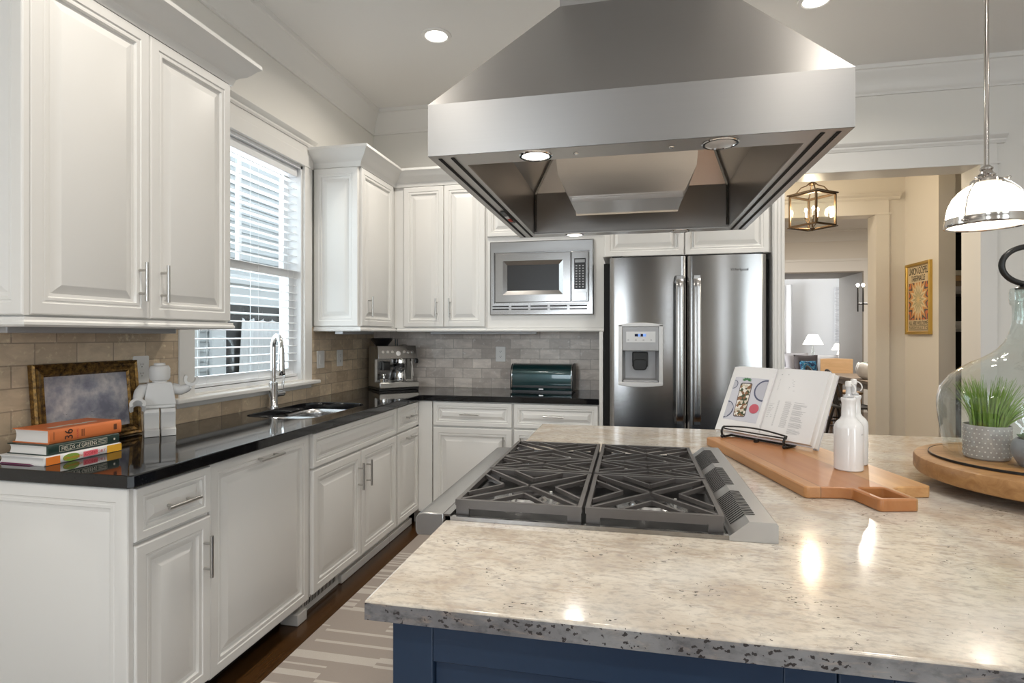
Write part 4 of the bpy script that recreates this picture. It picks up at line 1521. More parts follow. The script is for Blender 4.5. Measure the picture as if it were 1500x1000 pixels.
def books():
    g = 'cookbooks stacked at the end of the dark counter'
    # bottom: white spine with COMFORT
    t_, c, O, U, V = book('white spined cookbook with orange and yellow ends, bottom of the stack of three', (.262, 1.303), CT, .0275, .198, .262, 'page_white', -2.5, g)
    so = O + U * .0054
    sp = lambda a, b, za, zb_, d=.0004: MB().add([O + U * (.0055 + d) + V * a + Z * za, O + U * (.0055 + d) + V * b + Z * za, O + U * (.0055 + d) + V * b + Z * zb_, O + U * (.0055 + d) + V * a + Z * zb_], [(0, 1, 2, 3)])
    build('spine_band', sp(.002, .046, .001, .0265), 'orange_ink', c, smooth=0)
    build('spine_band', sp(.206, .261, .001, .0265), 'yellow_ink', c, smooth=0)
    build('spine_band', sp(.122, .172, .0045, .0225), 'pink_ink', c, smooth=0)
    m = MB().prism(circ(.0125, 24, 2.2, 1), 0, .0003, (O + U * .0058 + V * .082 + Z * .0135, V, Z, U))
    build('spine_spot', m, 'green_ink', c)
    build('lettering', text_mb('Ottolenghi', O + U * .0064 + V * .058 + Z * .0090, V, Z, .0085, width=.060), 'orange_letter', c, smooth=0)
    build('lettering', text_mb('COMFORT', O + U * .0064 + V * .126 + Z * .0090, V, Z, .0095, width=.074), 'red_ink', c, smooth=0)
    build('page_mark', MB().add([O + U * -.19 + V * -.0003 + Z * .0003, O + U * -.04 + V * -.0003 + Z * .0003, O + U * -.06 + V * -.0003 + Z * .0045, O + U * -.18 + V * -.0003 + Z * .0045], [(0, 1, 2, 3)]), 'cover_plum', c, smooth=0)
    # middle: dark green
    z1 = CT + .0278
    t_, c, O, U, V = book('dark green spined cookbook, middle of the stack of three', (.250, 1.322), z1, .0335, .176, .242, 'green_cloth', -3.5, g)
    sx_ = O + U * .0056
    m = MB()
    for a, b, za, zb_ in ((.034, .196, .0068, .0078), (.034, .196, .0262, .0272), (.034, .035, .0068, .0272), (.195, .196, .0068, .0272)):
        m.add([sx_ + V * a + Z * za, sx_ + V * b + Z * za, sx_ + V * b + Z * zb_, sx_ + V * a + Z * zb_], [(0, 1, 2, 3)])
    build('spine_border', m, 'cream_ink', c, smooth=0)
    build('lettering', text_mb('FIELDS of GREENS', O + U * .0058 + V * .040 + Z * .0105, V, Z, .0125, width=.118), 'cream_ink', c, smooth=0)
    m = MB()
    for k in range(3):
        m.add([sx_ + V * .164 + Z * (.011 + k * .0055), sx_ + V * .192 + Z * (.011 + k * .0055), sx_ + V * .192 + Z * (.0125 + k * .0055), sx_ + V * .164 + Z * (.0125 + k * .0055)], [(0, 1, 2, 3)])
    m.add([sx_ + V * .220 + Z * .013, sx_ + V * .226 + Z * .013, sx_ + V * .226 + Z * .020, sx_ + V * .220 + Z * .020], [(0, 1, 2, 3)])
    build('spine_print', m, 'cream_ink', c, smooth=0)
    # top: thick orange
    z2 = z1 + .0338
    t_, c, O, U, V = book('thick orange cookbook marked 36, on top of the stack of three', (.236, 1.338), z2, .0455, .162, .246, 'orange_cloth', -4, g)
    build('lettering', text_mb('36', O + U * .0058 + V * .072 + Z * .0055, Z, -V, .026, width=.033), 'ink_black', c, smooth=0)
    build('lettering', text_mb('HOURS', O + U * .0058 + V * .091 + Z * .0065, Z, -V, .0055, width=.031), 'red_ink', c, smooth=0)
    m = MB()
    for k in range(3):
        m.add([O + U * .0058 + V * (.102 + k * .004) + Z * .010, O + U * .0058 + V * (.1035 + k * .004) + Z * .010, O + U * .0058 + V * (.1035 + k * .004) + Z * .034, O + U * .0058 + V * (.102 + k * .004) + Z * .034], [(0, 1, 2, 3)])
    m.add([O + U * .0058 + V * .012 + Z * .012, O + U * .0058 + V * .0135 + Z * .012, O + U * .0058 + V * .0135 + Z * .038, O + U * .0058 + V * .012 + Z * .038], [(0, 1, 2, 3)])
    for k in range(4):
        m.add([O + U * .0058 + V * (.216 + k * .003) + Z * .014, O + U * .0058 + V * (.218 + k * .003) + Z * .014, O + U * .0058 + V * (.218 + k * .003) + Z * .034, O + U * .0058 + V * (.216 + k * .003) + Z * .034], [(0, 1, 2, 3)])
    build('spine_print', m, 'ink_black', c, smooth=0)
    m = MB()
    for k in range(4):
        m.prism(rrect(.018, .045, .004, 2), .0456, .0459, (O + U * (-.05 - .006 * (k % 2)) + V * (.055 + .04 * k), U, V, Z))
    build('cover_print', m, 'cream_ink', c)
books()

def picture():
    t_ = thing('framed_picture', 'gilt framed painting of grey clouds leaning against the tiles behind the cookbooks', 'picture', (.06, 1.65, CT))
    y0, y1, hgt = 1.440, 1.868, .308
    lean = math.radians(5)
    N = Vector((math.cos(lean), 0, math.sin(lean)))
    V = Vector((-math.sin(lean), 0, math.cos(lean)))
    O = Vector((.042, y0, CT + .0026))
    W = y1 - y0
    R_ = lambda i, d: [O + Y * a + V * b + N * d for a, b in ((i, i), (W - i, i), (W - i, hgt - i), (i, hgt - i))]
    m = MB().rings([R_(0, 0), R_(0, .018), R_(.006, .024), (R_(.014, .018)), R_(.020, .020), R_(.034, .014), R_(.040, .016), R_(.046, .008), R_(.046, .004)], True, False)
    fr = build('frame', m, 'gilt_frame', t_, smooth=25)
    m = MB().add(R_(.044, .006), [(0, 1, 2, 3)])
    cv = build('canvas', m, 'cloud_painting', t_, smooth=0)
    m = MB()
    for a, b, s in ((.115, .118, .010), (.128, .109, .006), (.225, .116, .009), (.315, .085, .007)):
        c = O + Y * a + V * b + N * .0066
        for sg in (-1, 1):
            m.add([c, c + Y * sg * s * .5 + V * s * .28, c + Y * sg * s + V * s * .12, c + Y * sg * s * .5 + V * s * .12], [(0, 1, 2, 3)])
    build('birds', m, 'ink_black', cv, smooth=0)
picture()

def figure():
    c0 = Vector((.146, 1.868, CT))
    # facing: toward +x / -y
    Fd = Vector((.73, -.685, 0)).normalized()
    Rt = Vector((.685, .73, 0)).normalized()      # to its left hand side seen from the front: image right
    t_ = thing('block_figure', 'white toy block figure standing with one arm raised beside the framed picture', 'figurine', c0)
    fr = (c0, Rt, Z, Fd)
    def B(m, u0, u1, n0, n1, z0, z1):
        m.add([c0 + Rt * u + Fd * n + Z * z for z in (z0, z1) for u, n in ((u0, n0), (u1, n0), (u1, n1), (u0, n1))],
              [(0, 3, 2, 1), (4, 5, 6, 7), (0, 1, 5, 4), (1, 2, 6, 5), (2, 3, 7, 6), (3, 0, 4, 7)])
        return m
    for s in (-1, 1):
        a, b = (.003, .056) if s > 0 else (-.056, -.003)
        # leg in profile: toe box forward, rounded hip at the top
        pr = [(-.026, 0), (.060, 0), (.060, .028), (.034, .032), (.034, .078), (.038, .086), (.041, .096), (.036, .108), (.022, .113), (-.020, .113), (-.030, .10), (-.030, .02)]
        m = MB().prism(pr, a, b, (c0, Fd, Z, Rt))
        build('leg', m, 'resin_white', t_, bevel=.002)
    m = B(MB(), -.056, .056, -.026, .030, .1135, .126)
    build('hips', m, 'resin_white', t_, bevel=.002)
    m = MB()
    rs = []
    for w_, z in ((.058, .1262), (.044, .214), (.040, .218)):
        rs.append([c0 + Rt * u * w_ + Fd * n + Z * z for u, n in ((-1, -.028), (1, -.028), (1, .032), (-1, .032))])
    m.rings(rs)
    build('torso', m, 'resin_white', t_, bevel=.002)
    hc = c0 + Z * .218 + Fd * .002
    m = MB().lathe(hc, [(0, 0), (.026, 0), (.026, .006), (.034, .010), (.0385, .020), (.0385, .058), (.034, .068), (.026, .071), (.021, .0715), (.021, .079), (.019, .081), (0, .081)], 28)
    build('head', m, 'resin_white', t_)
    # arms: left one hangs forward, right one raised with an open C shaped hand
    def arm(side, pts, hand_dir):
        m = MB().tube(pts, [.019, .023, .021, .018, .015], 12)
        a = build('arm', m, 'resin_white', t_, smooth=60)
        e = Vector(pts[-1])
        d = Vector(hand_dir).normalized()
        m = MB()
        m.tube([e, e + d * .010], .009, 10)
        cc = e + d * .030
        side_v = d.cross(Fd).normalized() if abs(d.dot(Fd)) < .9 else Rt
        ax = d.cross(side_v).normalized()
        outer, inner = .028, .0165
        prof = []
        n = 18
        for k in range(n + 1):
            an = math.radians(58) + math.radians(244) * k / n
            prof.append((outer * math.cos(an), outer * math.sin(an)))
        for k in range(n, -1, -1):
            an = math.radians(58) + math.radians(244) * k / n
            prof.append((inner * math.cos(an), inner * math.sin(an)))
        m.prism(prof, -.020, .020, (cc, d, side_v, ax))
        build('hand', m, 'resin_white', a, smooth=40)
    sh = c0 + Z * .196
    arm(-1, [sh - Rt * .042, sh - Rt * .060 - Z * .004, sh - Rt * .070 - Z * .018 + Fd * .010, sh - Rt * .076 - Z * .036 + Fd * .028, sh - Rt * .078 - Z * .046 + Fd * .040], -Z * .75 + Fd * .65)
    arm(1, [sh + Rt * .042, sh + Rt * .060 - Z * .010, sh + Rt * .078 - Z * .014 + Fd * .004, sh + Rt * .098 - Z * .006 + Fd * .008, sh + Rt * .108 + Z * .002 + Fd * .010], Rt * .18 + Z * 1.0)
figure()

def espresso():
    fm = Vector((.372, 3.838, CT))                # middle of the front edge on the counter
    ang = math.degrees(math.atan2(.21, .228))
    U, Vb = frame_axes(ang)                       # U to the machine's right in the photo, Vb to the back
    t_ = thing('espresso_machine', 'stainless steel espresso machine with a bean hopper standing in the corner', 'coffee machine', fm)
    P = lambda u, d, z: fm + U * u + Vb * d + Z * z
    def B(u0, u1, d0, d1, z0, z1, m=None):
        m = m or MB()
        m.add([P(u, d, z) for z in (z0, z1) for u, d in ((u0, d0), (u1, d0), (u1, d1), (u0, d1))], [(0, 3, 2, 1), (4, 5, 6, 7), (0, 1, 5, 4), (1, 2, 6, 5), (2, 3, 7, 6), (3, 0, 4, 7)])
        return m
    w_ = .155
    build('base', B(-w_, w_, .01, .285, .002, .018), 'black_plastic', t_)
    m = B(-w_, w_, .0, .14, .018, .062)
    build('drip_tray', m, 'nickel', t_, bevel=.006)
    m = MB()
    for k in range(9):
        u = -.13 + k * .0325
        m.add([P(u - .006, .015, .0626), P(u + .006, .015, .0626), P(u + .006, .115, .0626), P(u - .006, .115, .0626)], [(0, 1, 2, 3)])
    build('tray_grid', m, 'black_plastic', t_, smooth=0)
    # body side profile: back column with an overhanging head
    m = MB().prism([(.125, .018), (.285, .018), (.285, .33), (.11, .33), (.11, .245), (.125, .235)], -w_, w_, (fm, Vb, Z, U))
    build('body', m, 'nickel', t_, bevel=.004)
    m = MB().prism([(.035, .235), (.115, .240), (.115, .335), (.065, .335)], -w_ + .001, w_ - .001, (fm, Vb, Z, U))
    hd = build('control_head', m, 'steel_x', t_, bevel=.004)
    nrm = (-Vb * .957 + Z * .287).normalized()
    upv = (Vb * .287 + Z * .957).normalized()
    def face(u, h):
        # point on the slanted front of the head
        d = .035 + (h - .235) * .30
        return P(u, d, h)
    for i, u in enumerate((-.115, -.078, -.042, .052, .085, .118)):
        m = MB().prism(circ(.011, 18), 0, .006, (face(u, .287), U, upv, nrm))
        build('button', m, 'chrome', t_)
    m = MB().prism(circ(.021, 24), 0, .004, (face(.004, .276), U, upv, nrm))
    g_ = build('gauge', m, 'chrome', t_)
    m = MB().prism(circ(.017, 24), .0042, .005, (face(.004, .276), U, upv, nrm))
    build('dial', m, 'plate_white', g_)
    build('back_panel', B(-w_ + .02, w_ - .02, .1235, .1248, .07, .232), 'dark_chrome', t_)
    # group head, portafilter, grinder cradle
    m = MB().lathe(P(.035, .075, .198), [(0, .042), (.034, .042), (.036, .036), (.036, .004), (.032, 0), (0, 0)], 24)
    gh = build('group_head', m, 'chrome', t_)
    m = MB().lathe(P(.035, .075, .165), [(0, .03), (.031, .03), (.031, .006), (.012, 0), (0, 0)], 20).tube([P(.02, .05, .178), P(-.06, -.055, .172)], [.010, .012], 12)
    build('portafilter', m, 'black_plastic', t_)
    m = B(-.105, -.055, .05, .12, .150, .215)
    build('grinder_chute', m, 'black_plastic', t_, bevel=.006)
    # milk jug and steam wand, tamper
    m = MB().lathe(P(.025, .062, .064), [(0, 0), (.043, 0), (.045, .006), (.040, .05), (.036, .075), (.040, .088), (.037, .088), (.033, .075), (.037, .05), (.041, .008), (0, .005)], 28)
    jug = solo('milk_jug', m, 'chrome', 'small steel milk jug on the drip tray of the espresso machine', 'jug')
    m = MB().lathe(P(-.105, .055, .064), [(0, 0), (.029, 0), (.029, .022), (.024, .026), (.010, .03), (.009, .042), (.016, .05), (.014, .058), (0, .06)], 22)
    solo('tamper', m, 'chrome', 'short steel tamper standing on the left of the espresso drip tray', 'tamper')
    pts = [P(.112, .085, .235), P(.118, .07, .20), P(.122, .055, .15), P(.118, .035, .10)]
    build('steam_wand', MB().tube(pts, .0055, 8), 'chrome', t_)
    build('steam_knob', MB().tube([P(w_ + .001, .09, .215), P(w_ + .022, .09, .215)], .019, 16), 'black_plastic', t_, bevel=.002)
    # hopper, stored tools, cup rail
    m = MB().lathe(P(-.075, .20, .3305), [(0, 0), (.048, 0), (.052, .012), (.080, .045), (.083, .056), (.080, .062), (0, .064)], 28)
    build('bean_hopper', m, 'black_plastic', t_)
    for u in (.035, .052):
        m = MB().tube([P(u, .20, .331), P(u, .20, .385)], .0045, 8)
        build('tool_handle', m, 'black_plastic', t_)
    m = MB().lathe(P(.10, .17, .3305), [(0, 0), (.02, 0), (.021, .006), (.018, .012), (0, .013)], 20)
    build('top_button', m, 'chrome', t_)
espresso()

def bread_bin():
    t_ = thing('bread_bin', 'dark green roll top bread bin on the back counter', 'bread bin', (1.44, 4.02, CT))
    x0, x1 = 1.206, 1.668
    def prof(k=1.0):
        pts = [(3.925, .012), (3.920, .03), (3.922, .09)]
        for i in range(10):
            a = PI - (PI / 2) * i / 9
            pts.append((3.922 + .085 + .085 * math.cos(a), .118 + .085 * math.sin(a)))
        pts += [(4.08, .203), (4.120, .195), (4.130, .17), (4.130, .012)]
        return [(y, z) for y, z in pts]
    m = MB().prism(prof(), x0 + .012, x1 - .012, (Vector((0, 0, CT)), Y, Z, X))
    build('roll_top', m, 'bread_green', t_, smooth=30)
    for xa, xb in ((x0, x0 + .0115), (x1 - .0115, x1)):
        m = MB().prism([(y + (-.003 if y < 4 else .003), z * 1.008) for y, z in prof()], xa, xb, (Vector((0, 0, CT)), Y, Z, X))
        e = build('end_cap', m, 'black_plastic', t_, bevel=.002)
        xx = xb if xa == x0 else xa
        pts = [Vector((xx, y - .002, CT + z + .0015)) for y, z in prof()[1:-1]]
        build('steel_edge', MB().tube(pts, .003, 8), 'chrome', e)
    m = MB().box(x0 + .013, 3.914, CT + .032, x1 - .013, 3.920, CT + .048)
    build('lip', m, 'black_plastic', t_, bevel=.002)
    m = MB().box(1.42, 3.9135, CT + .018, 1.452, 3.9175, CT + .027)
    build('badge', m, 'nickel', t_)
    build('base', MB().box(x0 + .01, 3.935, CT, x1 - .01, 4.12, CT + .0115), 'black_plastic', t_)
bread_bin()

# ================================================================== LIGHTS OF THE KITCHEN
def cans():
    labs = ['recessed ceiling light left of the hood', 'recessed ceiling light above the doorway side of the hood']
    for i, (x, y) in enumerate(CANS[:2]):
        t_ = thing('recessed_light', labs[i], 'light', (x, y, CEIL), 'recessed ceiling lights')
        m = MB().lathe((x, y, CEIL), [(.066, -.001), (.066, -.006), (.072, -.009), (.090, -.006), (.092, -.0005)], 36)
        build('trim_ring', m, 'ceiling_paint', t_)
        m = MB().lathe((x, y, CEIL), [(0, -.0035), (.0655, -.0035)], 36)
        build('lens', m, 'lamp_glow', t_)
cans()

def pendant():
    c = Vector((3.450, 2.43, 0))
    zr = 1.760
    t_ = thing('pendant_light', 'polished nickel pendant with a ribbed glass dome hanging over the island', 'pendant light', (c.x, c.y, zr))
    R_ = .134
    # ribbed dome, thin wall
    n = 144
    m = MB()
    rs = []
    for r, z in ((1.0, .025), (.985, .05), (.93, .085), (.83, .115), (.66, .142), (.47, .160), (.32, .168)):
        ring = []
        for i in range(n):
            a = 2 * PI * i / n
            k = 1 + (.010 if i % 2 else -.006)
            ring.append(c + Vector((R_ * .97 * r * k * math.cos(a), R_ * .97 * r * k * math.sin(a), zr + z)))
        rs.append(ring)
    m.rings(rs, False, False)
    build('glass_dome', m, 'prismatic_glass', t_, smooth=60)
    m = MB().lathe(c + Z * zr, [(R_ * .95, .003), (R_ * .97, -.002), (R_ * 1.02, .0), (R_ * 1.04, .008), (R_ * 1.02, .022), (R_ * 1.03, .030), (R_ * .985, .033), (R_ * .975, .028), (R_ * .97, .008), (R_ * .95, .003)], 64)
    band = build('rim_band', m, 'polished_nickel', t_)
    m = MB().lathe(c + Z * zr, [(0, .006), (R_ * .6, .005), (R_ * .955, .006), (R_ * .955, .009), (0, .010)], 48)
    build('bottom_lens', m, 'prismatic_glass', t_)
    for k in range(3):
        a = 2 * PI * k / 3 + 3.75
        d = Vector((math.cos(a), math.sin(a), 0))
        q = c + d * R_ * 1.03 + Z * (zr + .012)
        build('thumb_screw', MB().tube([q, q + d * .012], .004, 8).sphere(q + d * .015, .006, 8), 'polished_nickel', band)
        pts = [c + d * (R_ * 1.0 * rr) + Z * (zr + zz) for rr, zz in ((1.03, .030), (.99, .065), (.90, .105), (.74, .14), (.55, .165), (.36, .182))]
        build('strap', MB().tube(pts, .0025, 6), 'polished_nickel', band)
        q2 = c + d * .052 + Z * (zr + .182)
        build('fitter_screw', MB().tube([q2, q2 + d * .014], .0035, 8).sphere(q2 + d * .016, .006, 8), 'polished_nickel', band)
    m = MB().lathe(c + Z * (zr + .166), [(0, 0), (.050, 0), (.053, .004), (.051, .014), (.036, .022), (.028, .030), (.030, .036), (.022, .042), (.018, .052), (.022, .056), (.022, .062), (.013, .070), (.009, .074), (0, .074)], 32)
    build('fitter', m, 'polished_nickel', t_)
    build('stem', MB().tube([c + Z * (zr + .235), c + Z * (CEIL - .03)], .0085, 14), 'polished_nickel', t_)
    m = MB().lathe((c.x, c.y, CEIL), [(0, -.001), (.065, -.001), (.065, -.008), (.05, -.022), (.012, -.032), (0, -.032)], 32)
    build('canopy', m, 'polished_nickel', t_)
    m = MB().sphere(c + Z * (zr + .095), .027, 10)
    build('bulb', m, 'bulb_glow', t_)
    point('pendant_lamp', c + Z * (zr + .055), 15, (1, .93, .80), .035)
pendant()

# ================================================================== THINGS ON THE ISLAND
IT = .9143

BD = Vector((.224, -.974, 0)).normalized()          # along the board, toward the handle
BW = Vector((.974, .224, 0)).normalized()           # across the board
BT = IT + .030

def board():
    c = Vector((2.5925, 1.8045, 0))
    t_ = thing('serving_board', 'wooden paddle serving board lying under the open cookbook and white bottles', 'board', (c.x, c.y, IT))
    L, W, hl = .352, .163, .112
    P = lambda a, b: (a, b)
    nk = .052
    outline = [(-L, -W + .012), (-L + .012, -W), (-L + .05, -W), (L - .01, -W), (L, -W + .008), (L, -W + .008)]
    pts = [(-L + .012, -W), (L - .008, -W), (L, -W + .008), (L + .004, -nk - .022), (L + .016, -nk), (L + hl - .006, -nk + .004), (L + hl, -nk + .010), (L + hl, nk - .010), (L + hl - .006, nk - .004), (L + .016, nk), (L + .004, nk + .022), (L, W - .008), (L - .008, W), (-L + .012, W), (-L, W - .012), (-L, -W + .012)]
    hole = rrect(.092, .066, .006, 3)
    hole = [(L + .052 + a, b) for a, b in hole]
    me = bpy.data.meshes.new('board')
    bm = bmesh.new()
    co = lambda p, z: c + BD * p[0] + BW * p[1] + Z * z
    ed = []
    for loop in (pts, hole):
        vs = [bm.verts.new(co(p, BT)) for p in loop]
        for i in range(len(vs)):
            ed.append(bm.edges.new((vs[i], vs[(i + 1) % len(vs)])))
    bmesh.ops.triangle_fill(bm, use_beauty=True, edges=ed)
    r = bmesh.ops.extrude_face_region(bm, geom=list(bm.faces))
    for v in [g for g in r['geom'] if isinstance(g, bmesh.types.BMVert)]:
        v.co.z = IT + .0002
    mb = MB()
    bm.verts.index_update()
    mb.add([v.co.copy() for v in bm.verts], [tuple(v.index for v in f.verts) for f in bm.faces])
    bm.free()
    build('slab', mb, 'board_wood', t_, bevel=.0035)
board()

def cookbook_stand():
    bl = Vector((2.398, 2.183, BT + .0175))
    br = Vector((2.664, 1.900, BT + .0175))
    U = (br - bl).normalized()
    ln = (br - bl).length
    H = Vector((-.729, -.685, 0))
    H = (H - U * H.dot(U)).normalized()           # horizontal, toward the reader
    th = math.radians(27)
    V = (Z * math.cos(th) - H * math.sin(th)).normalized()
    N = U.cross(V).normalized()
    if N.dot(H) < 0:
        N = -N
    hb = .268
    t_ = thing('open_cookbook', 'open cookbook with a photo of a baked dish, propped on a black wire stand', 'book', bl)
    sp = ln * .485
    # covers
    m = MB().prism([(0, -.014), (ln, -.014), (ln + .004, -.011), (ln, -.0105), (0, -.0105)], 0, hb + .006, (bl - V * .003, U, N, V))
    build('cover', m, 'page_white', t_)
    # page blocks, bulging to each side of the gutter
    def block(u0, u1, thick0, thick1, nm):
        top, bot = [], []
        for k in range(15):
            f_ = k / 14
            u = u0 + (u1 - u0) * f_
            g = f_ if u0 > 0 else 1 - f_
            bulge = .016 * math.sin(min(1, g * 3.2) * PI / 2) * (1 - .55 * g)
            top.append((u, bulge + .002))
        poly = top + [(u1, -.010), (u0, -.010)]
        mm = MB().prism(poly, .001, hb, (bl, U, N, V))
        return build(nm, mm, 'page_white', t_, smooth=30), top
    lp, topL = block(0.002, sp, 0, 0, 'left_pages')
    rp, topR = block(sp + .0005, ln - .002, 0, 0, 'right_pages')
    def surf(u, v, left, d=.0008):
        tp = topL if left else topR
        for i in range(len(tp) - 1):
            if tp[i][0] <= u <= tp[i + 1][0]:
                f_ = (u - tp[i][0]) / (tp[i + 1][0] - tp[i][0])
                return bl + U * u + V * v + N * (tp[i][1] * (1 - f_) + tp[i + 1][1] * f_ + d)
        return bl + U * u + V * v + N * (tp[-1][1] + d)
    def patch(u0, u1, v0, v1, left, d, n=10):
        mm = MB()
        for k in range(n):
            a, b = u0 + (u1 - u0) * k / n, u0 + (u1 - u0) * (k + 1) / n
            mm.add([surf(a, v0, left, d), surf(b, v0, left, d), surf(b, v1, left, d), surf(a, v1, left, d)], [(0, 1, 2, 3)])
        return mm
    def shape(poly, left, d):
        return MB().add([surf(u, v, left, d) for u, v in poly], [tuple(range(len(poly)))])
    build('photo', patch(.030, sp - .016, .045, .222, True, .0006), 'photo_lilac', lp, smooth=0)
    cu, cv = .092, .130
    tilt = math.radians(4)
    def rot(p):
        return (cu + p[0] * math.cos(tilt) - p[1] * math.sin(tilt), cv + p[0] * math.sin(tilt) + p[1] * math.cos(tilt))
    build('photo_tray', shape([rot(p) for p in rrect(.050, .140, .008, 3)], True, .0010), 'photo_shadow', lp, smooth=0)
    build('photo_dish', shape([rot(p) for p in rrect(.044, .132, .006, 3)], True, .0013), 'dish_food', lp, smooth=0)
    def clip(poly, u0, u1):
        return [(min(max(u, u0), u1), v) for u, v in poly]
    for (a, b, r_) in ((.170, .175, .044), (.030, .085, .036), (.034, .190, .018)):
        poly = clip([(a + x, b + y) for x, y in circ(r_, 24)], .0302, sp - .0165)
        build('photo_plate', shape(poly, True, .0010), 'photo_plate_rim', lp, smooth=0)
        poly = clip([(a + x, b + y) for x, y in circ(r_ * .86, 24)], .0302, sp - .0165)
        build('photo_plate', shape(poly, True, .0013), 'photo_plate', lp, smooth=0)
    build('photo_cup', shape([(.148 + x, .100 + y) for x, y in circ(.019, 20)], True, .0015), 'photo_red', lp, smooth=0)
    mm = MB()
    for k in range(7):
        a = math.radians(-30 + k * 40)
        mm.add([surf(.085 + x, .212 + y, True, .0016) for x, y in [(0, 0), (.012 * math.cos(a) - .004 * math.sin(a), .006 * math.sin(a) + .003 * math.cos(a)), (.022 * math.cos(a), .010 * math.sin(a)), (.012 * math.cos(a) + .004 * math.sin(a), .006 * math.sin(a) - .003 * math.cos(a))]], [(0, 1, 2, 3)])
    build('photo_leaves', mm, 'green_leaf', lp, smooth=0)
    # lines of print on the right page
    rnd = random.Random(3)
    def lines(rows):
        mm = MB()
        for u0, u1, v, h_ in rows:
            mm.add([surf(u0, v, False, .0005), surf(u1, v, False, .0005), surf(u1, v + h_, False, .0005), surf(u0, v + h_, False, .0005)], [(0, 1, 2, 3)])
        build('text_block', mm, 'ink_grey', rp, smooth=0)
    lines([(sp + .028, sp + .075 + rnd.random() * .025, .225 - k * .006, .0012) for k in range(8)])
    lines([(sp + .028, sp + .060, .243, .0025)])
    lines([(sp + .048, sp + .094 + rnd.random() * .006, .140 - k * .0038, .0012) for k in range(26)])
    lines([(sp + .108, sp + .134 + rnd.random() * .022, .140 - k * .0038, .0012) for k in range(32) if k % 6 != 1])
    lines([(sp + .012, sp + .026 + rnd.random() * .012, .128 - k * .007, .0012) for k in range(8)])
    # side of the thick block: cover board behind the right pages
    m = MB().prism([(ln - .001, -.010), (ln + .006, -.029), (ln + .002, -.031), (ln - .012, -.0105)], .002, hb + .004, (bl - V * .002, U, N, V))
    build('page_stack', m, 'page_edge', t_)
    m = MB().prism([(ln + .0065, -.029), (ln + .0095, -.030), (ln - .010, -.036), (ln - .012, -.033)], -.001, hb + .007, (bl - V * .002, U, N, V))
    build('back_board', m, 'sofa_grey', t_)
    # wire stand
    s = thing('book_stand', 'black wrought wire book stand holding the open cookbook on the wooden board', 'stand', (bl + br) / 2)
    mid = (bl + br) / 2 - Z * .0095
    z0 = BT + .0035
    m = MB()
    a0, a1 = mid - U * .125, mid + U * .125
    for q, sg in ((a0, -1), (a1, 1)):
        # scrolled front foot rising to hold the page
        pts = []
        for k in range(22):
            f_ = k / 21
            an = -PI * .1 + f_ * PI * 1.15
            pts.append(q + H * (.030 + .014 * math.cos(an)) + Z * (-.008 + .004 + .016 - .014 * math.sin(an)) + N * 0)
        pts = [q - H * .02 + Z * (-.001), q + H * .010 - Z * .0035, q + H * .030 - Z * .0035, q + H * .044 + Z * .004, q + H * .047 + Z * .018, q + H * .040 + Z * .030, q + H * .031 + Z * .034]
        sm = []
        for i in range(len(pts) - 1):
            for j in range(4):
                sm.append(pts[i].lerp(pts[i + 1], j / 4))
        sm.append(pts[-1])
        m.tube(sm, .0042, 8)
        m.sphere(q + H * .044 - Z * .001, .0065, 8)
    pts = []
    for k in range(21):
        f_ = k / 20
        pts.append(a0.lerp(a1, f_) + H * .031 + Z * (.034 + .010 * math.sin(PI * f_)))
    m.tube(pts, .003, 8)
    pts = [a0.lerp(a1, k / 10) + H * .030 + Z * .026 for k in range(11)]
    m.tube(pts, .0026, 8)
    m.tube([a0 - H * .015 - Z * .0035, a1 - H * .015 - Z * .0035], .004, 8)
    build('front_rail', m, 'black_metal', s, smooth=60)
    m = MB()
    for q in (mid - U * .06, mid + U * .06):
        b_ = q - N * .046 - H * .012
        m.tube([b_, b_ + V * .20], .0035, 8)
    m.tube([mid - U * .06 - N * .046 - H * .012 + V * .20, mid + U * .06 - N * .046 - H * .012 + V * .20], .0035, 8)
    build('back_rest', m, 'black_metal', s)
    m = MB().tube([mid - N * .05 + V * .18 - H * .012, mid - H * .17 - Z * .004], .0035, 8)
    m.tube([mid + H * .012 - Z * .003, mid + H * .024 - Z * .003], .007, 8)
    build('rear_leg', m, 'black_metal', s)
cookbook_stand()

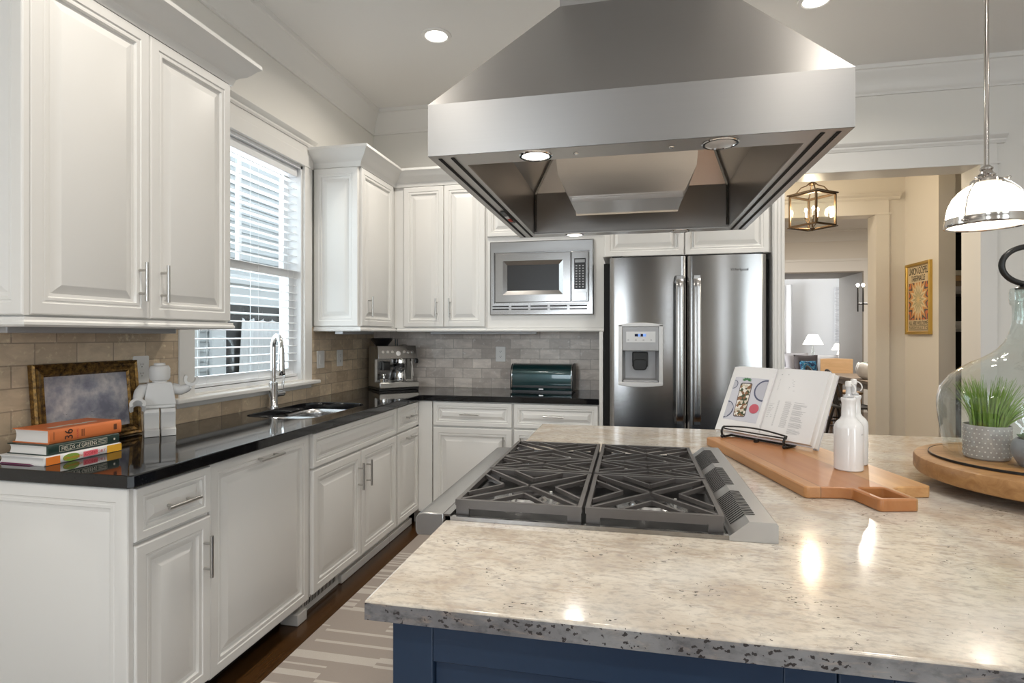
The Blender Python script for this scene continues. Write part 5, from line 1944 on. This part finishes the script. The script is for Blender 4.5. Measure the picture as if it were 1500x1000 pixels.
def bottle(label, x, y, yaw):
    c = Vector((x, y, BT + .0004))
    t_ = thing('oil_bottle', label, 'bottle', c, 'white oil and vinegar bottles')
    m = MB().lathe(c, [(0, 0), (.0345, 0), (.0372, .003), (.0375, .008), (.0375, .118), (.0362, .127), (.031, .136), (.022, .145), (.0185, .152), (.0175, .190), (.0195, .198), (.0200, .203), (.0188, .206), (.013, .206), (.012, .198), (.012, .15), (.03, .12), (.03, .01), (0, .008)], 40)
    build('body', m, 'ceramic_white', t_)
    d, e = frame_axes(yaw)
    # tiny marks on the body, then the pourer with its hinged cap
    mk = MB()
    for k in range(3):
        a = math.radians(yaw + 8 + k * 5)
        q = c + Vector((math.cos(a), math.sin(a), 0)) * .0377 + Z * .103
        tv = Vector((-math.sin(a), math.cos(a), 0))
        mk.add([q - tv * .0012, q + tv * .0012, q + tv * .0012 + Z * .004, q - tv * .0012 + Z * .004], [(0, 1, 2, 3)])
    build('mark', mk, 'ink_grey', t_, smooth=0)
    m = MB().lathe(c + Z * .2065, [(0, 0), (.0125, 0), (.0135, .003), (.010, .006), (.0075, .009), (.0068, .030), (.0075, .031), (0, .031)], 20)
    p_ = build('pourer', m, 'silicone_clear', t_)
    m = MB().lathe(c + Z * .2378, [(0, 0), (.0085, 0), (.009, .010), (.0075, .015), (0, .016)], 18)
    build('cap', m, 'plate_white', p_)
    pts = []
    for k in range(13):
        a = -.75 + 2.2 * k / 12
        pts.append(c + Z * .230 + d * (.006 + .016 * math.cos(a)) + Z * (.016 * math.sin(a)))
    build('strap', MB().tube(pts, .0018, 8), 'plate_white', p_)
bottle('white ceramic oil bottle nearer the board handle, in front of its twin', 2.690, 1.652, -60)
bottle('white ceramic oil bottle partly hidden behind its twin', 2.733, 1.737, -35)

RC = Vector((3.174, 1.609, 0))
RT = .992

def riser():
    t_ = thing('wooden_riser', 'thick round wooden riser on small feet carrying the glass cloche', 'riser', (RC.x, RC.y, IT))
    m = MB().lathe((RC.x, RC.y, 0), [(0, RT - .050), (.296, RT - .050), (.306, RT - .046), (.311, RT - .038), (.311, RT - .009), (.308, RT - .003), (.301, RT), (0, RT)], 72)
    build('top', m, 'riser_wood', t_)
    for k in range(3):
        a = math.radians(-124 + 120 * k)
        q = RC + Vector((math.cos(a), math.sin(a), 0)) * .262
        m = MB().lathe((q.x, q.y, 0), [(0, IT + .0004), (.024, IT + .0004), (.027, IT + .004), (.027, RT - .0502), (0, RT - .0502)], 24)
        build('foot', m, 'riser_wood', t_)
riser()

JC = Vector((3.120, 1.629, 0))

def cloche():
    m = MB().lathe((JC.x, JC.y, RT + .0004), [(0, 0), (.212, 0), (.216, .003), (.216, .006), (.210, .008), (0, .008)], 64)
    tr_ = thing('round_tray', 'thin round wooden tray with a dark edge under the glass cloche', 'tray', (JC.x, JC.y, RT))
    build('plate', m, 'riser_wood', tr_)
    m = MB().lathe((JC.x, JC.y, RT + .0004), [(.2162, .0005), (.2185, .001), (.2185, .0065), (.2162, .0070)], 64)
    build('edge', m, 'black_metal', tr_)
    z0 = RT + .0090
    t_ = thing('glass_cloche', 'large clear glass cloche shaped like a wide bottle, over two small pots', 'cloche', (JC.x, JC.y, z0))
    pr = [(.1835, z0), (.1850, 1.023), (.1902, 1.054), (.1965, 1.098), (.1992, 1.13), (.1985, 1.155), (.1927, 1.185), (.1715, 1.216), (.145, 1.239), (.120, 1.256), (.0985, 1.267), (.0806, 1.279), (.0645, 1.293), (.0511, 1.312), (.0415, 1.336), (.0365, 1.362), (.0350, 1.390), (.0358, 1.408), (.0405, 1.414), (.0420, 1.424), (.0420, 1.444), (.0395, 1.455), (.033, 1.457), (.030, 1.452), (.0295, 1.41), (.031, 1.37)]
    m = MB().lathe((JC.x, JC.y, 0), pr, 72)
    build('bell', m, 'jug_glass', t_, smooth=60)
    # oval ring handle standing on the mouth, broad side to the room
    U = Vector((.978, .208, 0))
    c = JC + Z * 1.516
    pts = []
    for k in range(40):
        a = 2 * PI * k / 40
        pts.append(c + U * (.074 * math.cos(a)) + Z * (.050 * math.sin(a)))
    build('ring_handle', MB().tube(pts, .0075, 12, closed=True), 'black_metal', t_)
    m = MB().lathe((JC.x, JC.y, 1.452), [(0, 0), (.028, 0), (.030, .004), (.020, .012), (0, .014)], 24)
    build('stopper', m, 'black_metal', t_)
cloche()

def pots():
    zb = RT + .0088
    c = Vector((3.010, 1.607, zb))
    t_ = thing('potted_grass', 'grey pot with white dots holding tall green grass under the glass cloche', 'plant', c)
    prof = [(0, 0), (.044, 0), (.049, .004), (.051, .012), (.052, .085), (.0515, .090), (.048, .090), (.047, .075), (0, .074)]
    build('pot', MB().lathe(c, prof, 48), 'dotted_pot', t_)
    m = MB()
    for r in range(7):
        for k in range(28):
            a = 2 * PI * (k + .5 * (r % 2)) / 28
            d = Vector((math.cos(a), math.sin(a), 0))
            q = c + d * .0518 + Z * (.012 + r * .0115)
            m.prism(circ(.0017, 8), -.0003, .0007, (q, Vector((-d.y, d.x, 0)), Z, d))
    o_ = build('dots', m, 'plate_white', t_)
    o_['kind'] = 'stuff'
    build('soil', MB().lathe(c + Z * .0745, [(0, .006), (.02, .005), (.0465, .001)], 24), 'soil', t_)
    rnd = random.Random(11)
    m = MB()
    def blade(base, lean, h_, w_):
        rs = []
        n = 6
        az = rnd.random() * PI
        tv = Vector((math.cos(az), math.sin(az), 0))
        for k in range(n + 1):
            f_ = k / n
            p = base + lean * (f_ ** 1.7) + Z * h_ * f_
            ww = w_ * (1 - f_ ** 2) * .5 + .0001
            nv = Vector((-tv.y, tv.x, 0)) * .0004
            rs.append([p - tv * ww, p + nv, p + tv * ww, p - nv])
        m.rings(rs)
    for k in range(230):
        a, r_ = rnd.random() * 2 * PI, math.sqrt(rnd.random()) * .036
        d = Vector((math.cos(a), math.sin(a), 0))
        blade(c + d * r_ + Z * .076, d * (.012 + rnd.random() * .035) + Vector((rnd.uniform(-.012, .012), rnd.uniform(-.012, .012), 0)), .085 + rnd.random() * .060, .0042)
    for k in range(26):
        a = rnd.uniform(-.9, .5)
        d = Vector((math.cos(a), math.sin(a), 0))
        blade(c + d * .036 + Z * .076, d * rnd.uniform(.04, .085), .06 + rnd.random() * .05, .0055)
    g_ = build('grass', m, 'grass_green', t_, smooth=60)
    c2 = Vector((3.062, 1.508, zb))
    t_ = thing('potted_succulent', 'rounded blue grey pot with a small succulent beside the dotted pot', 'plant', c2)
    build('pot', MB().lathe(c2, [(0, 0), (.028, 0), (.032, .003), (.046, .028), (.049, .045), (.045, .062), (.038, .070), (.035, .070), (.035, .06), (0, .059)], 40), 'grey_glaze', t_)
    build('soil', MB().lathe(c2 + Z * .0592, [(0, .005), (.034, .001)], 20), 'soil', t_)
    for k in range(20):
        a = k * 2.4
        el = .35 + .035 * k
        d = Vector((math.cos(a) * math.cos(el), math.sin(a) * math.cos(el), math.sin(el)))
        ln = .040 - .0008 * k
        b0 = c2 + Z * .063
        build('leaf', MB().tube([b0, b0 + d * ln * .35, b0 + d * ln * .75, b0 + d * ln], [.004, .0075, .006, .0008], 8), 'succulent_green', t_, smooth=60)
pots()

# ================================================================== HALL
def poster():
    x = 4.562
    t_ = thing('framed_poster', 'narrow gold framed sunburst poster on the hall wall', 'poster', (x, 5.4535, 1.34))
    y0, y1, z0, z1 = 5.240, 5.667, 1.337, 1.970
    R_ = lambda i, d: [Vector((x - d, a, b)) for a, b in ((y0 + i, z0 + i), (y1 - i, z0 + i), (y1 - i, z1 - i), (y0 + i, z1 - i))]
    m = MB().rings([R_(0, 0), R_(0, .024), R_(.004, .028), R_(.020, .026), R_(.026, .018), R_(.026, .010)], True, False)
    build('frame', m, 'brass', t_, smooth=25)
    pp = build('sheet', MB().add(R_(.025, .012), [(0, 1, 2, 3)]), 'poster_paper', t_, smooth=0)
    m = MB().add([Vector((x - .0128, a, b)) for a, b in ((5.283, 1.465), (5.624, 1.465), (5.624, 1.795), (5.283, 1.795))], [(0, 1, 2, 3)])
    build('sunburst', m, 'poster_burst', pp, smooth=0)
    U = -Y
    for body, z, h_, wd in (('UNION GOSPEL', 1.868, .062, .33), ('TABERNACLE', 1.808, .050, .24), ('ALL ARE WELCOME', 1.420, .036, .33), ('NASHVILLE TN', 1.385, .022, .32)):
        build('lettering', text_mb(body, Vector((x - .0132, 5.4535 + wd / 2, z)), U, Z, h_, .0004, width=wd), 'ink_black', pp, smooth=0)
    m = MB()
    for z in (1.937, 1.413, 1.378, 1.372):
        m.add([Vector((x - .0131, a, b)) for a, b in ((5.287, z), (5.620, z), (5.620, z + .0025), (5.287, z + .0025))], [(0, 1, 2, 3)])
    build('rule', m, 'ink_black', pp, smooth=0)
poster()

def lantern():
    c = Vector((3.534, 4.9, 0))
    t_ = thing('hanging_lantern', 'bronze lantern with clear panes and candle bulbs hanging in the hall', 'lantern', (c.x, c.y, 2.19))
    yaw = math.radians(38)
    U = Vector((math.cos(yaw), math.sin(yaw), 0))
    V = Vector((-math.sin(yaw), math.cos(yaw), 0))
    a = .118
    zb, zt = 2.225, 2.475
    m = MB()
    C_ = [(-1, -1), (1, -1), (1, 1), (-1, 1)]
    for i in range(4):
        p, q = C_[i], C_[(i + 1) % 4]
        P = c + U * p[0] * a + V * p[1] * a
        Q = c + U * q[0] * a + V * q[1] * a
        m.bar(P + Z * zb, P + Z * zt, .014, .014, U)
        m.bar(P + Z * zb, Q + Z * zb, .014, .014)
        m.bar(P + Z * zt, Q + Z * zt, .016, .014)
        m.bar(c + (P - c) * 1.12 + Z * (zt + .012), c + (Q - c) * 1.12 + Z * (zt + .012), .012, .008)
        m.bar(c + (P - c) * 1.10 + Z * (zb - .008), c + (Q - c) * 1.10 + Z * (zb - .008), .010, .006)
        # scrolled arms up to the crown
        pts = [P + Z * (zt + .012), c + (P - c) * .72 + Z * (zt + .028), c + (P - c) * .5 + Z * (zt + .07), c + (P - c) * .25 + Z * (zt + .085), c + (P - c) * .12 + Z * (zt + .105)]
        m.tube(pts, .005, 6)
        m.tube([P + Z * (zb - .006), c + Z * (zb - .022)], .004, 6)
    fr = build('frame', m, 'bronze', t_)
    m = MB().lathe((c.x, c.y, zt + .085), [(0, 0), (.02, 0), (.03, .01), (.022, .022), (.008, .03), (0, .03)], 16)
    m.lathe((c.x, c.y, zb - .04), [(0, 0), (.008, .004), (.010, .012), (.022, .022), (0, .024)], 14)
    build('finial', m, 'bronze', t_)
    for i in range(4):
        p, q = C_[i], C_[(i + 1) % 4]
        P = c + U * p[0] * a + V * p[1] * a
        Q = c + U * q[0] * a + V * q[1] * a
        build('pane', MB().add([P + Z * zb, Q + Z * zb, Q + Z * zt, P + Z * zt], [(0, 1, 2, 3)]), 'clear_glass', t_, smooth=0)
    build('stem', MB().tube([c + Z * (zb - .01), c + Z * (zb + .06)], .006, 8).tube([c + Z * (zt + .1), c + Z * (CEIL - .02)], .006, 8), 'bronze', t_)
    for k in range(3):
        an = 2 * PI * k / 3 + .4
        d = Vector((math.cos(an), math.sin(an), 0))
        q = c + d * .05 + Z * (zb + .07)
        s = build('candle_arm', MB().tube([c + Z * (zb + .03), c + d * .03 + Z * (zb + .028), c + d * .05 + Z * (zb + .05), q], .004, 6).lathe(q, [(0, 0), (.014, .004), (.012, .008), (0, .008)], 12), 'bronze', t_)
        build('candle', MB().tube([q + Z * .008, q + Z * .05], .008, 10), 'ceramic_white', s)
        build('bulb', MB().sphere(q + Z * .068, .011, 8, 1.7), 'bulb_glow', s)
    point('lantern_light', c + Z * (zb + .14), 20, (1, .80, .55), .05)
lantern()

def bookcase():
    x0, x1, yf, yb = 4.70, 5.62, 5.31, 5.72
    t_ = thing('bookcase', 'dark bookcase in the alcove behind the hall wall', 'bookcase', ((x0 + x1) / 2, 5.5, 0))
    m = MB().box(x0, yf, 0, x0 + .02, yb, 2.255).box(x1 - .02, yf, 0, x1, yb, 2.255).box(x0, yf, 2.235, x1, yb, 2.255).box(x0, yb - .015, 0, x1, yb, 2.235)
    build('carcass', m, 'dark_shelf', t_)
    zs = (.10, .42, .74, 1.06, 1.38, 1.70)
    for z in zs:
        build('shelf', MB().box(x0 + .0205, yf, z - .02, x1 - .0205, yb - .016, z), 'grey_plastic' if z > 1.3 else 'dark_shelf', t_)
    cols = ['cream_ink', 'page_edge', 'chair_wood', 'sofa_grey', 'taupe_paint']
    labs = {1.70: ['pale book on top of the stack on the upper shelf of the dark bookcase', 'tan book second in the stack on the upper shelf of the dark bookcase', 'brown book third in the stack on the upper shelf of the dark bookcase', 'grey book at the bottom of the stack on the upper shelf of the dark bookcase'],
            1.38: ['white book on top of the short stack on the lower shelf of the dark bookcase', 'pale book under the white one on the lower shelf of the dark bookcase']}
    for zsh, names in labs.items():
        z = zsh + .0006
        for k in range(len(names)):
            nm = names[len(names) - 1 - k]
            thk = .045 if zsh > 1.5 else .034
            i = (len(names) - 1 - k)
            xx = 4.735 + .006 * k + (.012 if zsh < 1.5 else 0)
            m = MB().box(xx, yf + .02, z, xx + .22, yf + .20, z + thk)
            tag(build('book', m, ['cream_ink', 'chair_wood', 'table_wood', 'sofa_grey'][i] if zsh > 1.5 else ['page_white', 'page_edge'][i], None, bevel=.003), nm, 'book', 'books in the dark bookcase')
            z += thk + .0006
bookcase()

# ================================================================== DINING ROOM
def dining_table():
    t_ = thing('dining_table', 'weathered wood dining table seen through the second doorway', 'table', (5.5, 8.1, 0))
    x0, x1, y0, y1 = 4.93, 6.05, 7.0, 9.15
    build('tabletop', MB().box(x0, y0, .715, x1, y1, .76), 'table_wood', t_, bevel=.006)
    build('apron', MB().box(x0 + .12, y0 + .12, .63, x1 - .12, y1 - .12, .7145), 'table_wood', t_)
    for x in (x0 + .14, x1 - .14):
        for y in (y0 + .16, y1 - .16):
            build('leg', MB().box(x - .045, y - .045, 0, x + .045, y + .045, .6295), 'table_wood', t_, bevel=.006)
dining_table()

def windsor(label, x, y, deg):
    """black spindle back chair facing direction deg"""
    Fd, Sd = frame_axes(deg)
    c = Vector((x, y, 0))
    t_ = thing('windsor_chair', label, 'chair', c, 'black spindle back dining chairs')
    P = lambda f, s, z: c + Fd * f + Sd * s + Z * z
    m = MB()
    m.prism([(.20, -.19), (.22, 0), (.20, .19), (-.16, .20), (-.20, .12), (-.21, 0), (-.20, -.12), (-.16, -.20)], .435, .462, (c, Fd, Sd, Z))
    build('seat', m, 'black_iron', t_, bevel=.008)
    for f, s in ((.14, -.14), (.14, .14), (-.14, -.14), (-.14, .14)):
        build('leg', MB().tube([P(f, s, .435), P(f * 1.35, s * 1.35, .22), P(f * 1.6, s * 1.55, .0)], [.014, .019, .012], 10), 'black_iron', t_)
    m = MB()
    m.tube([P(.17, -.175, .18), P(-.19, -.175, .18)], .010, 8).tube([P(.17, .175, .18), P(-.19, .175, .18)], .010, 8).tube([P(0, -.175, .18), P(0, .175, .18)], .010, 8)
    build('stretcher', m, 'black_iron', t_)
    pts = []
    for k in range(17):
        a = PI * k / 16
        pts.append(P(-.17 - .10 * math.sin(a), -.22 * math.cos(a), .46 + .44 * math.sin(a) ** .6))
    build('bow', MB().tube(pts, .011, 8), 'black_iron', t_)
    for k in range(6):
        s = -.13 + .052 * k
        zz = .46 + .44 * (math.sqrt(max(0, 1 - (s / .22) ** 2))) ** .6
        build('spindle', MB().tube([P(-.16, s * .8, .46), P(-.26, s, zz - .01)], .006, 6), 'black_iron', t_)
windsor('black spindle back chair at the near left side of the dining table', 4.74, 7.55, 0)
windsor('black spindle back chair farther along the left side of the dining table', 4.74, 8.35, 0)

def wood_chair():
    c = Vector((5.25, 9.62, 0))
    t_ = thing('panel_chair', 'light wood panel back chair at the far head of the dining table', 'chair', c)
    m = MB()
    rs = []
    for k in range(9):
        f_ = k / 8
        a = -1 + 2 * f_
        rs.append([c + Vector((a * .235, -.20 + .05 * (1 - a * a) + .20, z)) + Vector((0, d, 0)) for z, d in ((.55, -.008), (.55, .008), (.965 - .01 * abs(a), .008), (.965 - .01 * abs(a), -.008))])
    m.rings(rs)
    build('backrest', m, 'chair_wood', t_, bevel=.006)
    build('seat', MB().box(c.x - .23, c.y - .42, .44, c.x + .23, c.y + .02, .47), 'chair_wood', t_, bevel=.008)
    for sx in (-1, 1):
        for sy, top in ((-.38, .4395), (.0, .4395)):
            build('leg', MB().bar((c.x + sx * .20, c.y + sy, 0), (c.x + sx * .20, c.y + sy, top), .036, .036, X), 'chair_wood', t_)
        build('upright', MB().bar((c.x + sx * .19, c.y + .022, .472), (c.x + sx * .19, c.y + .022, .60), .03, .02, X), 'chair_wood', t_)
wood_chair()

def planter():
    c = Vector((5.10, 7.95, .7605))
    t_ = thing('flower_bowl', 'rounded white bowl planter with a little green on the dining table', 'bowl', c)
    n = 60
    m = MB()
    rs = []
    for r, z in ((.075, 0), (.115, .03), (.145, .08), (.150, .13), (.138, .175), (.120, .20), (.113, .20), (.13, .17), (.135, .12)):
        ring = []
        for i in range(n):
            a = 2 * PI * i / n
            k = 1 + .07 * abs(math.sin(3 * a)) * (1 if z > .02 else .2)
            ring.append(c + Vector((r * k * math.cos(a), r * k * math.sin(a), z + (.02 * abs(math.sin(3 * a)) if z > .15 else 0))))
        rs.append(ring)
    m.rings(rs, True, True)
    build('bowl', m, 'ceramic_white', t_, smooth=60)
    rnd = random.Random(4)
    for k in range(10):
        a = rnd.random() * 6.28
        d = Vector((math.cos(a), math.sin(a), 0))
        b = c + Z * .18 + d * .03
        build('leaf', MB().tube([b, b + d * .03 + Z * .03, b + d * .07 + Z * .035], [.004, .012, .001], 8), 'green_leaf', t_)
planter()

def chandelier():
    c = Vector((5.05, 7.0, 0))
    t_ = thing('chandelier', 'dark chandelier with slim candle tubes over the dining table', 'chandelier', (c.x, c.y, 1.70))
    m = MB().tube([(4.62, 7.0, 1.69), (5.50, 7.0, 1.69)], .009, 8).tube([(5.05, 6.6, 1.69), (5.05, 7.4, 1.69)], .009, 8)
    build('cross_arms', m, 'black_metal', t_)
    build('stem', MB().tube([(5.05, 7.0, 1.69), (5.05, 7.0, CEIL - .02)], .010, 8), 'black_metal', t_)
    for x, y in ((4.620, 7.0), (4.675, 7.0), (5.50, 7.0), (5.05, 6.6), (5.05, 7.4)):
        a = build('candle_tube', MB().tube([(x, y, 1.60), (x, y, 1.885)], .008, 10), 'black_metal', t_)
        build('bulb', MB().sphere((x, y, 1.905), .016, 8, 1.3), 'bulb_glow', a)
    point('chandelier_light', (4.65, 6.97, 1.93), 5, (1, .85, .65), .02)
    point('chandelier_light', (5.3, 7.0, 1.95), 10, (1, .85, .65), .02)
chandelier()

# ================================================================== LIVING ROOM
def sofa():
    t_ = thing('sofa', 'pale grey sofa at the far end of the living room', 'sofa', (6.1, 12.75, 0))
    x0, x1, y0, y1 = 5.15, 7.2, 12.35, 13.2
    build('seat', MB().box(x0 + .18, y0, .12, x1 - .18, y1 - .2, .46), 'sofa_grey', t_, bevel=.05, seg=3)
    build('backrest', MB().box(x0 + .02, y1 - .2, .12, x1 - .02, y1, .86), 'sofa_grey', t_, bevel=.06, seg=3)
    for xa in (x0, x1 - .175):
        build('arm', MB().box(xa, y0 + .02, .10, xa + .175, y1 - .21, .66), 'sofa_grey', t_, bevel=.05, seg=3)
    for x in (x0 + .1, x1 - .1):
        for y in (y0 + .1, y1 - .1):
            build('foot', MB().box(x - .03, y - .03, 0, x + .03, y + .03, .098), 'black_iron', t_)
sofa()

def cushion(label, x, y, z, s, yaw, material, lean=-14):
    m = MB()
    n = 12
    mt = Matrix.Translation((x, y, z)) @ Matrix.Rotation(math.radians(yaw), 4, 'Z') @ Matrix.Rotation(math.radians(lean), 4, 'X')
    def pt(i, j, sg):
        u, v = -1 + 2 * i / n, -1 + 2 * j / n
        th = .075 * (max(0, 1 - u ** 4) * max(0, 1 - v ** 4)) ** .6
        pin = 1 - .07 * (1 - abs(u * v))
        return mt @ Vector((u * s / 2 * pin, sg * th, s / 2 + v * s / 2 * pin))
    for sg in (-1, 1):
        vs = [pt(i, j, sg) for j in range(n + 1) for i in range(n + 1)]
        m.add(vs, [(j * (n + 1) + i, j * (n + 1) + i + 1, (j + 1) * (n + 1) + i + 1, (j + 1) * (n + 1) + i) for j in range(n) for i in range(n)])
    solo('cushion', m, material, label, 'cushion', 'cushions on the sofa', weld=True, smooth=70)
cushion('pale grey cushion behind the dark one on the sofa', 5.55, 12.80, .47, .50, 8, 'sofa_grey')
cushion('dark brown cushion on the sofa', 5.66, 12.62, .47, .46, -4, 'cushion_dark')
cushion('small blue patterned cushion in front of the dark one', 5.66, 12.44, .47, .34, 6, 'blue_pattern')
cushion('cream cushion at the right of the dark one on the sofa', 6.08, 12.74, .47, .46, -10, 'sofa_white')

def side_table():
    t_ = thing('console_table', 'pale console table behind the sofa carrying the lamps', 'table', (6.2, 13.75, 0))
    build('tabletop', MB().box(5.5, 13.5, .72, 7.2, 14.0, .76), 'sofa_white', t_, bevel=.004)
    for x in (5.55, 7.15):
        for y in (13.55, 13.95):
            build('leg', MB().box(x - .025, y - .025, 0, x + .025, y + .025, .7195), 'sofa_white', t_)
side_table()

def table_lamp(label, x, y, k):
    c = Vector((x, y, .7605))
    t_ = thing('table_lamp', label, 'lamp', c, 'table lamps behind the sofa')
    build('base', MB().lathe(c, [(0, 0), (.07 * k, 0), (.07 * k, .015), (.02 * k, .03), (.03 * k, .10 * k), (.05 * k, .18 * k), (.04 * k, .26 * k), (.012, .32 * k), (.012, .36 * k), (0, .36 * k)], 20), 'clear_glass' if k > .9 else 'ceramic_white', t_)
    build('stem', MB().tube([c + Z * .02, c + Z * .42 * k], .008, 8), 'nickel', t_)
    build('shade', MB().lathe(c + Z * .38 * k, [(.22 * k, 0), (.10 * k, .24 * k)], 32), 'shade_glow', t_, solid=.003)
    build('bulb', MB().sphere(c + Z * .48 * k, .03, 8), 'bulb_glow', t_)
    point('table_lamp_light', c + Z * .55 * k, 14 * k, (1, .88, .72), .04)
table_lamp('white shaded table lamp glowing behind the sofa', 6.10, 13.72, .95)
table_lamp('smaller white table lamp right of the taller glowing one', 6.62, 13.72, .62)

def curtain(label, x0, x1, y, seed):
    m = MB()
    rs = []
    n = 90
    for i in range(n + 1):
        f_ = i / n
        x = x0 + (x1 - x0) * f_
        yy = y + .035 * math.sin(f_ * 38 + seed) + .012 * math.sin(f_ * 91 + seed)
        rs.append([Vector((x, yy, z)) for z in (.03, 1.2, 2.6)])
    m.rings(rs, False, False, closed=False)
    solo('curtain', m, 'curtain_white', label, 'curtain', solid=.006, smooth=60)
curtain('white floor length curtain at the left of the living room', 5.0, 6.05, 15.2, 0)

solo('wall_hanging', MB().box(7.13, 15.50, 1.15, 7.48, 15.53, 2.55), 'grey_art', 'tall pale grey textured panel on the living room wall', 'art', bevel=.004)
